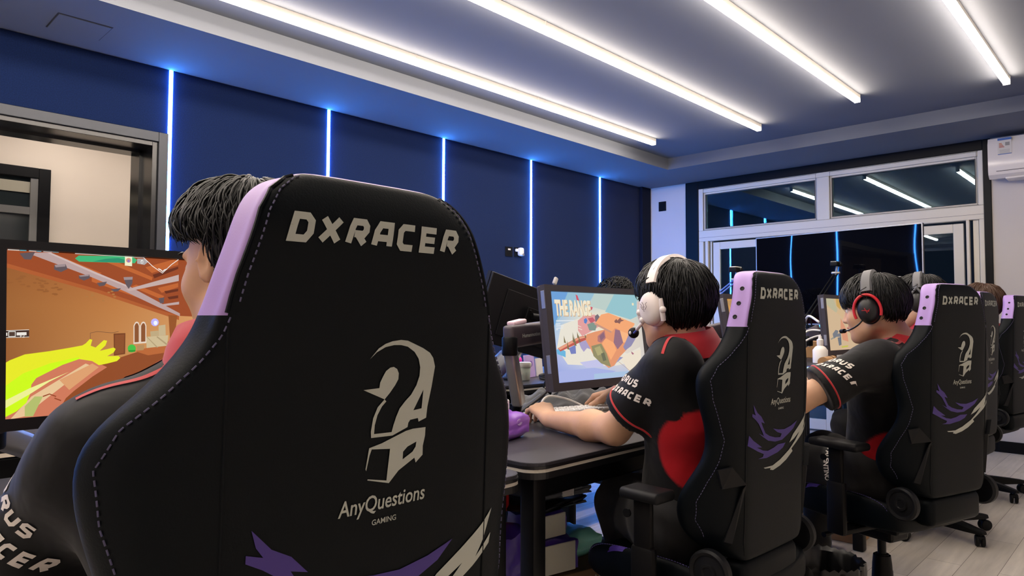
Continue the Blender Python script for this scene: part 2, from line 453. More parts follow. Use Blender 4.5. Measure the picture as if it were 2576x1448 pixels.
struct(MB().span((3.655, W - .015, 0), (XR, W, .1), bev=.003).build('baseboard_far', M_BLACK))
struct(MB().span((0.05, W - .015, 0), (x0, W, .1), bev=.003).build('baseboard_corner', M_BLACK))
# access panel in the border ceiling
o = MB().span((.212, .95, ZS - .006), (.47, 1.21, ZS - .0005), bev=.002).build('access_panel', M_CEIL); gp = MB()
for A, B in (((.206, .944), (.476, .9495)), ((.206, 1.2105), (.476, 1.216)), ((.206, .9495), (.2115, 1.2105)), ((.4705, .9495), (.476, 1.2105))): gp.span((A[0], A[1], ZS - .0012), (B[0], B[1], ZS - .0001))
gp.build('gap', mat('gap grey', lin((58, 58, 62)), .8), o)
tag(o, 'square white access panel flush in the ceiling border above the doorway', 'access panel')
# black wall switch, sockets, plug
t = thing('wall_switch', 'small square black switch on the pale wall left of the window', 'switch', (.22, W, 2.59)); MB().span((-.052, -.01, -.06), (.052, 0, .06), bev=.003).build('plate', M_BLACKM, t); MB().span((-.03, -.013, -.04), (.03, -.01, .04), bev=.002).build('rocker', M_BLACKM, t)
for (y, z, lab) in ((4.97, 1.85, 'black wall socket with a small white mark on the blue felt wall'), (5.105, 1.853, 'black wall socket behind the white charger on the blue felt wall')):
    t = thing('wall_socket', lab, 'socket', (0, y, z), 0, 'sockets on the felt wall'); MB().span((0, -.05, -.05), (.01, .05, .05), bev=.003).build('plate', M_BLACKM, t)
    if y < 5: MB().span((.01, -.017, .015), (.012, .02, .03)).build('marker', mat('white plastic', lin((235, 230, 222)), .4), t)
t = thing('charger', 'white plug charger pushed into the right hand black wall socket', 'charger', (0.01, 5.11, 1.86)); MB().box((.03, 0, -.005), (.055, .06, .085), bev=.02, seg=3).box((.012, -.04, .01), (.02, .04, .03), bev=.008).build('body', MATS['white plastic'], t); MB().lathe([(.013, 0), (.013, .004)], 16, M=T(.057, .008, -.035) @ RY(PI / 2)).build('cable_port', mat('grey plastic', lin((130, 128, 125)), .4), t)
# linear ceiling lights
nm = ['nearest the blue wall', 'second from the blue wall', 'third from the blue wall', 'farthest from the blue wall, at the top right']
for i, (x, ye) in enumerate(((1.144, 5.86), (2.126, 6.07), (3.053, 5.80), (3.985, 6.10))):
    t = thing('linear_light', 'long warm linear ceiling light ' + nm[i], 'ceiling light', (x, ye, ZT), 0, 'linear lights on the raised ceiling')
    L_ = ye + 2.0
    MB().span((-.020, -L_, -.035), (.020, 0, 0), bev=.002).build('housing', M_HOUS, t)
    d = MB(); d.prism([(-.022, -.034), (.022, -.034), (.0225, -.052), (.017, -.062), (-.017, -.062), (-.0225, -.052)], 0, L_ - .02, M=T(0, -.01, 0) @ RX(PI / 2)); d.build('diffuser', M_LAMP, t)
    e = MB().span((-.023, -.004, -.064), (.023, .004, 0), bev=.002)
    e.build('end_cap', M_HOUS, t)
    for jy in (1.05, 1.75, 3.0, 4.2):
        if i < 2: MB().span((-.0245, -jy - .005, -.03), (.0245, -jy + .005, .0), bev=.001).build('joint_clip', M_HOUS, t)
# air conditioner
t = thing('air_conditioner', 'white wall mounted air conditioner at the upper right corner beside the black window trim', 'air conditioner', (3.668, W, 2.43))
M_AC = mat('gloss white plastic', lin((226, 222, 218)), 0.16, coat=.4)
prof = [(0, 0.02), (-.17, .0), (-.215, .03), (-.225, .06), (-.225, .30), (-.2, .355), (-.12, .375), (0, .375)]
a = MB(); a.prism(prof, 0, .95, M=Matrix(((0, 0, 1, 0), (1, 0, 0, 0), (0, 1, 0, 0), (0, 0, 0, 1)))); a.build('body', M_AC, t, smooth=35)
MB().span((.12, -.2, -.012), (.84, -.03, .004), bev=.004).build('louver', M_AC, t)
MB().span((.06, -.226, .055), (.95, -.2255, .06)).build('seam', mat('shadow gap grey', lin((60, 60, 62)), .6), t)
MB().prism([(.075, .20), (.175, .20), (.175, .345), (.075, .345)], 0, .001, M=Matrix(((1, 0, 0, 0), (0, 0, -1, -.2262), (0, 1, 0, 0), (0, 0, 0, 1)))).build('energy_label', [mat('label paper', lin((206, 204, 198)), .6)], t)
lb = MB(); MF = Matrix(((1, 0, 0, 0), (0, 0, -1, -.2264), (0, 1, 0, 0), (0, 0, 0, 1)))
lb.prism([(.075, .325), (.175, .325), (.175, .345), (.075, .345)], .0009, .0012, M=MF, mi=0); lb.prism([(.075, .2), (.175, .2), (.175, .206), (.075, .206)], .0009, .0012, M=MF, mi=0)
for j in range(4): lb.prism([(.085, .295 - .011 * j), (.105 + .006 * j, .295 - .011 * j), (.105 + .006 * j, .302 - .011 * j), (.085, .302 - .011 * j)], .0009, .0012, M=MF, mi=1 + (j > 1))
for j in range(6): lb.prism([(.088, .24 - .006 * j), (.162, .24 - .006 * j), (.162, .2415 - .006 * j), (.088, .2415 - .006 * j)], .0009, .0012, M=MF, mi=3)
lb.prism([(.13, .275), (.162, .275), (.162, .305), (.13, .305)], .0009, .0012, M=MF, mi=3)
lb.build('label_print', [mat('label blue', lin((60, 100, 170)), .6), mat('label orange', lin((190, 120, 80)), .6), mat('label red', lin((170, 90, 70)), .6), mat('label grey', lin((140, 140, 138)), .6)], t)
# ================================================================== GAMING CHAIR
M_LEA = mat('black leatherette', lin((4, 9, 14)), 0.5, spec=0.12, bump=(420, .25, 3, .0008))
M_PUR = mat('lilac leatherette', lin((168, 138, 200)), 0.5, spec=0.3, bump=(420, .2, 3, .0008))
M_THREAD = mat('pale thread', lin((84, 80, 112)), 0.7)
M_THREADP = mat('purple thread', lin((96, 84, 150)), 0.7)
M_PRINT = mat('off white print', lin((178, 182, 172)), 0.55)
M_PRINTP = mat('deep purple print', lin((62, 40, 130)), 0.55)
M_PLA = mat('dark grey plastic', lin((17, 18, 21)), 0.5, spec=.22, bump=(600, .15, 2, .0006))
M_CHROME = mat('dark chrome', lin((120, 120, 125)), 0.25, 1.0)
EMBLEM = [[[[-0.0277,1.1125],[-0.0166,1.124],[-0.0074,1.1289],[0.0019,1.1315],[0.0138,1.1328],[0.0236,1.1317],[0.0463,1.1225],[0.0567,1.1168],[0.062,1.1105],[0.0652,1.1001],[0.061,1.077],[0.0553,1.0532],[0.0539,1.0403],[0.0427,1.0369],[0.0416,1.0412],[0.0302,1.0402],[0.0277,1.0371],[0.0268,1.0323],[0.0057,1.0251],[-0.023,1.0257],[-0.0236,1.0323],[-0.0211,1.047],[-0.0156,1.0587],[-0.0066,1.0668],[-0.0042,1.0643],[-0.0099,1.0591],[-0.0155,1.0502],[-0.0187,1.0393],[-0.0193,1.0296],[0.0045,1.0291],[0.0067,1.0365],[0.0102,1.0457],[0.0148,1.0549],[0.022,1.0621],[0.0305,1.0692],[0.0379,1.0796],[0.0421,1.0903],[0.0427,1.1002],[0.04,1.1103],[0.0337,1.1185],[0.0237,1.1248],[0.0139,1.127],[0.0043,1.1272],[-0.0074,1.1252],[-0.0188,1.1199]],[[0.0486,1.0738],[0.0466,1.052],[0.0345,1.0508]]],[[[-0.0349,1.0791],[-0.0141,1.0799],[-0.0133,1.0859],[-0.0092,1.0932],[-0.0058,1.0984],[-0.0001,1.1019],[0.0047,1.1025],[0.0094,1.0999],[0.0119,1.0949],[0.0115,1.0882],[0.0073,1.0817],[0.0003,1.0735],[-0.0066,1.0668]]],[[[-0.0251,1.0148],[-0.0082,1.0182],[0.0249,1.0282],[0.0348,1.0295],[0.0535,1.0293],[0.0531,1.0194],[0.0502,1.0078],[0.0503,0.9974],[0.0403,0.9897],[0.0382,0.9956],[0.0158,0.9843],[0.0029,0.9721],[-0.0261,0.9798],[-0.0257,0.981],[-0.0006,0.9755],[0.0031,1.0105],[-0.0217,1.0131],[-0.0243,1.0064],[-0.028,0.9903],[-0.029,0.9923],[-0.0271,1.0031]],[[0.0212,0.9961],[0.0215,1.0047],[0.0276,1.0098],[0.0405,1.014],[0.0395,1.0082],[0.0351,1.0029]]]]
CLAW = [[[-0.1998,0.953],[-0.1744,0.9302],[-0.1483,0.9181],[-0.1253,0.8981],[-0.1487,0.9037],[-0.1389,0.8914],[-0.1192,0.8715],[-0.0919,0.8619],[-0.0498,0.8537],[-0.0136,0.8512],[-0.0022,0.86],[-0.035,0.867],[-0.0669,0.8798],[-0.0276,0.8736],[0.0167,0.8708],[0.0667,0.8766],[0.1145,0.8875],[0.086,0.8676],[0.0505,0.8558],[0.001,0.8427],[-0.0501,0.8421],[-0.0992,0.8496],[-0.133,0.8617],[-0.1646,0.875],[-0.1295,0.8646],[-0.1393,0.8754],[-0.1653,0.9006],[-0.1846,0.9121],[-0.2056,0.9221],[-0.2054,0.9299],[-0.1843,0.9241],[-0.1938,0.9351]],[[-0.2207,0.8735],[-0.1956,0.858],[-0.1403,0.8353],[-0.1734,0.8379],[-0.1339,0.8264],[-0.0999,0.822],[-0.0577,0.8264],[-0.0287,0.8328],[0.0269,0.8321],[0.0077,0.8199],[-0.0294,0.8111],[-0.0724,0.8069],[-0.1073,0.8035],[-0.1643,0.8065],[-0.1343,0.8088],[-0.1274,0.8159],[-0.1671,0.8269],[-0.2275,0.8473]],[[0.1669,0.9093],[0.1515,0.8964],[0.114,0.8717],[0.0776,0.8511],[0.0535,0.8289],[0.085,0.838],[0.1174,0.8536],[0.0927,0.8319],[0.0529,0.809],[-0.0007,0.7888],[-0.0448,0.7783],[-0.0955,0.779],[-0.0873,0.7755],[-0.0556,0.7732],[-0.0593,0.7688],[-0.0415,0.7652],[-0.0012,0.772],[0.0368,0.7837],[0.076,0.8026],[0.0684,0.8105],[0.1004,0.8257],[0.1333,0.8448],[0.1628,0.8648],[0.1658,0.8771],[0.1378,0.855],[0.1507,0.8732]]]
# rows: z, panel half width, wing half width, wing reach forward, front depth, thickness
CH_ROWS = [(.545, .152, .165, .05, .085), (.56, .162, .198, .09, .09), (.60, .170, .24, .125, .095), (.65, .168, .264, .135, .095), (.70, .168, .270, .13, .1), (.755, .169, .262, .10, .105),
 (.81, .170, .251, .065, .11), (.865, .170, .243, .062, .11), (.92, .171, .258, .066, .105), (.97, .171, .272, .076, .10), (1.02, .171, .277, .080, .10), (1.055, .171, .260, .072, .10),
 (1.085, .171, .230, .055, .1), (1.115, .171, .204, .05, .095), (1.14, .171, .188, .046, .095), (1.16, .171, .181, .044, .095), (1.178, .167, .175, .043, .09), (1.20, .161, .169, .042, .09), (1.235, .149, .157, .042, .09),
 (1.265, .139, .147, .042, .088), (1.288, .125, .133, .042, .085), (1.303, .106, .114, .042, .078), (1.311, .084, .090, .042, .066)]
def chair_xr(z): return .331 + (z - 1.25) * .035 - (max(0, z - 1.235) / .08) ** 2 * .026
def chair_section(c, Wd, F, D):
    dx = max(0.0, Wd - c)
    h = [(0, 0), (c * .55, 0), (c * .93, .002), (c + .003, .006),
         (c + .004 + (Wd - c) * .56, .010 + (F - .02) * .16), (Wd - .004, F - .018), (Wd + .004, F + .008), (Wd - .010, F + .030),
         (Wd - .010 - min(.04, .025 + dx), F + .034), (c * .82, max(D, F * .5 + .05)), (c * .4, D - .008), (0, D - .01)]
    return h
def chair_back():
    vs = []; fs = []; mi = []; rows = []
    for z, c, Wd, F, D in CH_ROWS:
        h = chair_section(c, Wd, F, D); loop = h + [(-p[0], p[1]) for p in h[-2:0:-1]]
        rows.append((z, loop))
    # rounded caps at both ends
    def shrink(row, z, s, k):
        zz, loop = row; cx = .045
        return (z, [(p[0] * s, cx + (p[1] - cx) * k) for p in loop])
    rows = [shrink(rows[0], .537, .9, .72)] + rows + [shrink(rows[-1], 1.3155, .80, .62)]
    n = len(rows[0][1])
    for z, loop in rows:
        for y, f in loop: vs.append((chair_xr(z) - f, y, z))
    for i in range(len(rows) - 1):
        for k in range(n):
            j = (k + 1) % n; fs.append((i * n + k, i * n + j, (i + 1) * n + j, (i + 1) * n + k))
            kk = min(k, n - 1 - k) # symmetric segment index
            zc = (rows[i][0] + rows[i + 1][0]) / 2
            mi.append(1 if ((kk >= 3 and zc > 1.16) or (kk >= 3 and i >= len(rows) - 3) or i == len(rows) - 2) else 0)
    fs.append(tuple(range(n))[::-1]); mi.append(0)
    fs.append(tuple((len(rows) - 1) * n + k for k in range(n))); mi.append(1)
    m = MB(); m.v = vs; m.f = fs; m.mi = mi
    me = m.mesh('b', [M_LEA, M_PUR]); bpy_bm = bmesh.new(); bpy_bm.from_mesh(me); bmesh.ops.recalc_face_normals(bpy_bm, faces=bpy_bm.faces[:]); bpy_bm.to_mesh(me); bpy_bm.free()
    return subdiv(me, 2), rows
def split_by_mat(me, idx, material):
    vi = {}; v = []; f = []
    for p in me.polygons:
        if p.material_index == idx:
            q = []
            for i in p.vertices:
                if i not in vi: vi[i] = len(v); v.append(tuple(me.vertices[i].co))
                q.append(vi[i])
            f.append(q)
    r = bpy.data.meshes.new('s'); r.from_pydata(v, [], f); r.materials.append(material); set_smooth(r, 180); return r
def dashes(pts, r=.0009, ln=.0055, gap=.0035):
    m = MB(); pts = np.array([tuple(p) for p in pts]); cum = np.concatenate([[0], np.cumsum(np.linalg.norm(np.diff(pts, axis=0), axis=1))]); t = 0
    at = lambda u: Vector([float(np.interp(u, cum, pts[:, i])) for i in range(3)])
    while t + ln < cum[-1]:
        m.tube([at(t), at(t + ln)], r, 5); t += ln + gap
    return m

def make_chair():
    t = thing('gaming_chair', 'x', 'chair')
    full, rows = chair_back()
    bvh = bvh_of(full)
    back = obj('backrest', split_by_mat(full, 0, M_LEA), t)
    hp = obj('headrest_trim', split_by_mat(full, 1, M_PUR), t); hp['label'] = 'lilac side and top band of the headrest'
    # seams: stitched lines projected onto the shell from behind
    def seam(fn, zs, sgn, off=.0012, dirx=(-1, 0, 0)):
        P = []
        for z in zs:
            y = fn(z) * sgn; h = bvh.ray_cast(Vector((.6, y, z)), Vector(dirx), 1)
            if h[0] is not None: P.append(h[0] + h[1] * off)
        return P
    zt = [r[0] for r in CH_ROWS]; ct = [r[1] for r in CH_ROWS]; wt = [r[2] for r in CH_ROWS]
    fc = lambda z: float(np.interp(z, zt, ct)); fw = lambda z: float(np.interp(z, zt, wt))
    st = MB()
    for s in (-1, 1):
        q = dashes(seam(lambda z: fc(z) - .006, np.linspace(1.305, 1.165, 60), s), ln=.0045, gap=.0035); st.add(q.v, q.f)
        q = dashes(seam(lambda z: fw(z) - .012, np.linspace(1.158, .60, 110), s)); st.add(q.v, q.f)
    st.build('stitching', M_THREAD, back)
    pp = MB()
    for s in (-1, 1):
        P = seam(lambda z: fc(z) + .002, np.linspace(1.306, 1.162, 40), s, .0003)
        pp.tube(P, .0022, 6)
        pp.tube(seam(lambda z: fc(z) + .001, np.linspace(1.15, .56, 50), s, .0001), .0016, 6)
    pp.build('piping', M_LEA, back)
    # grommet holes on the headrest sides
    for s in (-1, 1):
        for z, f_ in ((1.262, .036), (1.222, .040), (1.186, .044)):
            o = Vector((chair_xr(z) - f_, s * .5, z)); h = bvh.ray_cast(o, Vector((0, -s, 0)), 1)
            if h[0]:
                Mx = T(h[0]) @ (Vector((0, 0, 1)).rotation_difference(h[1]).to_matrix().to_4x4())
                MB().lathe([(.0062, -.004), (.0062, .0004), (.0048, .0010), (.0038, .0004), (0.001, .0002)], 16, M=Mx).build('grommet', M_BLACK, hp, smooth=50)
    # prints on the rear panel
    FR = Matrix(((0, 0, 1, .55), (1, 0, 0, 0), (0, 1, 0, 0), (0, 0, 0, 1)))   # x-> +y, y-> z, looking along -x
    def frame(y, z): return FR @ T(y + (.012 if z < 1.2 else 0), z, 0)
    v, f = stroke_glyphs('DXRACER', .226, .0315, .0078, .0045, .22)
    tx = decal(bvh, v, f, frame(-.002, 1.25)).build('brand_lettering', M_PRINT, back)
    e = MB()
    for loops in EMBLEM:
        v, f = poly2d(loops); decal(bvh, v, f, frame(0, 0), mb=e)
    e.build('emblem', M_PRINT, back)
    v, f = font_mesh2d('AnyQuestions', .024, bold=.012, xs=.84, shear=.12)
    MBt = decal(bvh, v, f, frame(-.003, .951), L=.02)
    v, f = font_mesh2d('GAMING', .0085, bold=.012, xs=1.0)
    decal(bvh, v, f, frame(-.002, .932), L=.02, mb=MBt); MBt.build('team_lettering', M_PRINT, back)
    pm = MB()
    for q in CLAW[:2]:
        v, f = poly2d([[(a * .82 + .008, z) for a, z in q]]); decal(bvh, v, f, frame(0, 0), mb=pm)
    pm.build('purple_claw_print', M_PRINTP, back)
    pm = MB(); v, f = poly2d([[(a if a < .1 else .1 + (a - .1) * 1.15, z) for a, z in CLAW[2]]]); decal(bvh, v, f, frame(0, 0), mb=pm); pm.build('white_claw_print', M_PRINT, back)
    # recline hinge, side brackets
    for s in (-1, 1):
        b = MB()
        for pl, th in (([(.242, .788), (.218, .797), (.172, .748), (.232, .740)], .016), ([(.172, .748), (.182, .738), (.212, .60), (.200, .596)], .012)):
            P0 = []
            for y_, z_ in pl:
                h_ = bvh.ray_cast(Vector((.6, s * y_, z_)), Vector((-1, 0, 0)), 1); P0.append(h_[0])
            nn = Vector((.75, s * .6, .1)).normalized(); n4 = len(P0); vv = [p - nn * .004 for p in P0] + [p + nn * th for p in P0]
            ff = [tuple(range(n4)), tuple(range(2 * n4 - 1, n4 - 1, -1))] + [(i, (i + 1) % n4 + 0, (i + 1) % n4 + n4, i + n4) for i in range(n4)]
            b.add(vv, ff)
        bm_ = bmesh.new(); tm_ = b.mesh('x', M_PLA); bm_.from_mesh(tm_); bmesh.ops.recalc_face_normals(bm_, faces=bm_.faces[:]); bm_.to_mesh(tm_); bm_.free()
        obj('side_bracket', tm_, t)
        h = MB(); h.lathe([(.0, -.02), (.05, -.02), (.058, -.012), (.058, .006), (.052, .012), (.044, .009), (.042, .005), (.024, .007), (.022, .013), (.016, .013), (.013, .009), (0.001, .009)], 36, M=T(.25, s * .252, .525) @ RX(-s * PI / 2), caps=False)
        h.build('hinge_cover', M_PLA, t, smooth=40)
    # lower rear cover
    lo = MB(); lo.box((.262, 0, .487), (.075, .315, .105), bev=.026, seg=3, M=T(0, 0, 0)); lo.build('lower_cover', M_LEA, t, smooth=50)
    # seat
    zs = MB()
    def seat_row(x, hw, z0, zc, zb):
        return [(x, 0, zc), (x, hw * .6, zc), (x, hw * .82, zc + .012), (x, hw * .93, zb), (x, hw, zb - .02), (x, hw * .99, z0 + .02), (x, hw * .9, z0), (x, hw * .4, z0 - .004), (x, 0, z0 - .004)]
    R_ = []
    for x, hw, z0, zc, zb in ((.235, .20, .41, .47, .47), (.22, .235, .40, .485, .50), (.12, .252, .395, .485, .525), (0, .262, .395, .482, .533), (-.12, .262, .395, .484, .528), (-.20, .255, .40, .488, .512), (-.245, .242, .41, .482, .490), (-.26, .222, .425, .465, .468)):
        h = seat_row(x, hw, z0, zc, zb); R_.append(h + [(p[0], -p[1], p[2]) for p in h[-2:0:-1]])
    n = len(R_[0]); 
    for row in R_: zs.v += row
    for i in range(len(R_) - 1):
        for k in range(n): zs.f.append((i * n + k, (i + 1) * n + k, (i + 1) * n + (k + 1) % n, i * n + (k + 1) % n))
    zs.f.append(tuple(range(n))); zs.f.append(tuple((len(R_) - 1) * n + k for k in range(n))[::-1]); zs.mi = [0] * len(zs.f)
    me = zs.mesh('seat', M_LEA); bm_ = bmesh.new(); bm_.from_mesh(me); bmesh.ops.recalc_face_normals(bm_, faces=bm_.faces[:]); bm_.to_mesh(me); bm_.free()
    seat = obj('seat', subdiv(me, 2), t)
    sb = bvh_of(seat.data)
    for s in (-1, 1):
        P = []
        for x in np.linspace(.2, -.24, 50):
            h = sb.ray_cast(Vector((x, s * .236, .8)), Vector((0, 0, -1)), 1)
            if h[0]: P.append(h[0] + h[1] * .001)
        dashes(P).build('seat_stitching', M_THREADP, seat)
        v, f = poly2d([[(-.16, -.012), (-.105, -.012), (-.085, .012), (-.14, .012)]])
        decal(sb, v, f, T(0, s * .248, .8)).build('purple_flash', M_PRINTP, seat)
    # mechanism, arm rests
    MB().box((.0, 0, .375), (.26, .2, .045), bev=.012).box((.0, 0, .335), (.16, .12, .06), bev=.015).build('tilt_mechanism', M_BLACK, t)
    lv = MB(); lv.tube([(-.05, -.05, .345), (-.06, -.2, .34), (-.06, -.27, .335)], [.006, .006, .011], 8); lv.build('tilt_lever', M_BLACK, t, smooth=60)
    for s in (-1, 1):
        a = MB(); a.span((.0, s * .06, .372), (.07, s * .32, .392), bev=.006); a.box((.035, s * .317, .47), (.075, .03, .2), bev=.012); a.box((.035, s * .317, .62), (.058, .022, .15), bev=.009)
        post = a.build('armrest_post', M_BLACKM, t, smooth=40)
        p = MB(); p.box((0, 0, 0), (.21, .092, .03), bev=.013, seg=3); pm_ = p.build('armrest_pad', M_PLA, t, smooth=50, M=T(.045, s * .315, .71))
        MB().tube([(.0, s * .340, .655), (.0, s * .346, .655)], .012, 12).build('armrest_button', M_BLACK, t)
    # gas lift and base
    g = MB(); g.lathe([(.016, .3), (.016, .24), (.0165, .24), (.025, .24), (.025, .19), (.030, .19), (.030, .10), (.03, .07)], 20); g.build('gas_lift', M_BLACK, t, smooth=40)
    MB().lathe([(.032, .235), (.036, .20), (.040, .12), (.045, .10), (.05, .05), (.0, .048)], 24, caps=False).build('base_hub', M_BLACKM, t, smooth=40)
    for i in range(5):
        a = math.radians(48 + 72 * i); Mx = RZ(a)
        lg = MB(); vs = []
        for x, hw, zb, z1 in ((.03, .032, .055, .118), (.12, .030, .058, .112), (.24, .026, .062, .100), (.315, .021, .066, .09), (.335, .014, .069, .086)):
            vs += [(x, -hw, zb), (x, hw, zb), (x, hw, z1 - .012), (x, hw * .55, z1), (x, -hw * .55, z1), (x, -hw, z1 - .012)]
        fs = []
        for r_ in range(4):
            for k in range(6): fs.append((r_ * 6 + k, r_ * 6 + (k + 1) % 6, r_ * 6 + 6 + (k + 1) % 6, r_ * 6 + 6 + k))
        fs.append(tuple(range(6))[::-1]); fs.append(tuple(24 + k for k in range(6))); lg.add(vs, fs, 0, Mx)
        leg = lg.build('base_leg', M_BLACKM, t, smooth=35)
        ca = MB(); Mw = Mx @ T(.31, 0, 0) @ RZ(.6 * i)
        for s in (-1, 1): ca.lathe([(.006, -.009), (.026, -.009), (.03, -.005), (.03, .005), (.026, .009), (.012, .010), (.006, .012)], 22, M=Mw @ T(.012, s * .013, .03) @ RX(PI / 2))
        ca.tube([(0, 0, .035), (0, 0, .075)], .007, 8, M=Mw); ca.box((.006, 0, .046), (.034, .046, .022), bev=.008, M=Mw)
        ca.build('caster', M_BLACK, leg, smooth=40)
    return t

chair = make_chair()
CHAIRS = [  # root x, y, turn (deg), lift, label
 (3.855, .456, 0, .022, 'black gaming chair in the foreground, largest, hiding the nearest seated player'),
 (3.70, 1.928, 3, 0, 'black gaming chair behind the player with the white headset'),
 (3.946, 3.07, 18, 0, 'black gaming chair behind the player with the red and black headset'),
 (3.79, 4.46, 4, .018, 'black gaming chair half hidden behind the one with visible gas column'),
 (3.79, 5.66, 10, .03, 'black gaming chair farthest right and farthest away')]
G = 'purple trimmed gaming chairs in the near row'
BACK_PARTS = ('backrest', 'headrest_trim', 'side_bracket', 'hinge_cover', 'lower_cover', 'seat', 'tilt_mechanism', 'tilt_lever', 'armrest_post', 'armrest_pad', 'armrest_button')
ch_all = [chair] + [copy_tree(chair) for _ in CHAIRS[1:]]
for q in [c for h in chair.children if h.name.startswith('headrest_trim') for c in h.children]: bpy.data.objects.remove(q)
for o, (x, y, a, lift, lab) in zip(ch_all, CHAIRS):
    o.location = (x, y, 0); o.rotation_euler = (0, 0, -math.radians(a)); tag(o, lab, 'chair', G)
    for ch in o.children:
        nm_ = ch.name.split('.')[0]
        if nm_ in BACK_PARTS: ch.location.z += lift
        if 'white headset' in lab and nm_.startswith('armrest'):
            ch.location.x += .055
            if nm_ == 'armrest_pad': ch.scale = (.6, 1, 1)
        if 'white headset' in lab and nm_ == 'seat': ch.location.x += .07
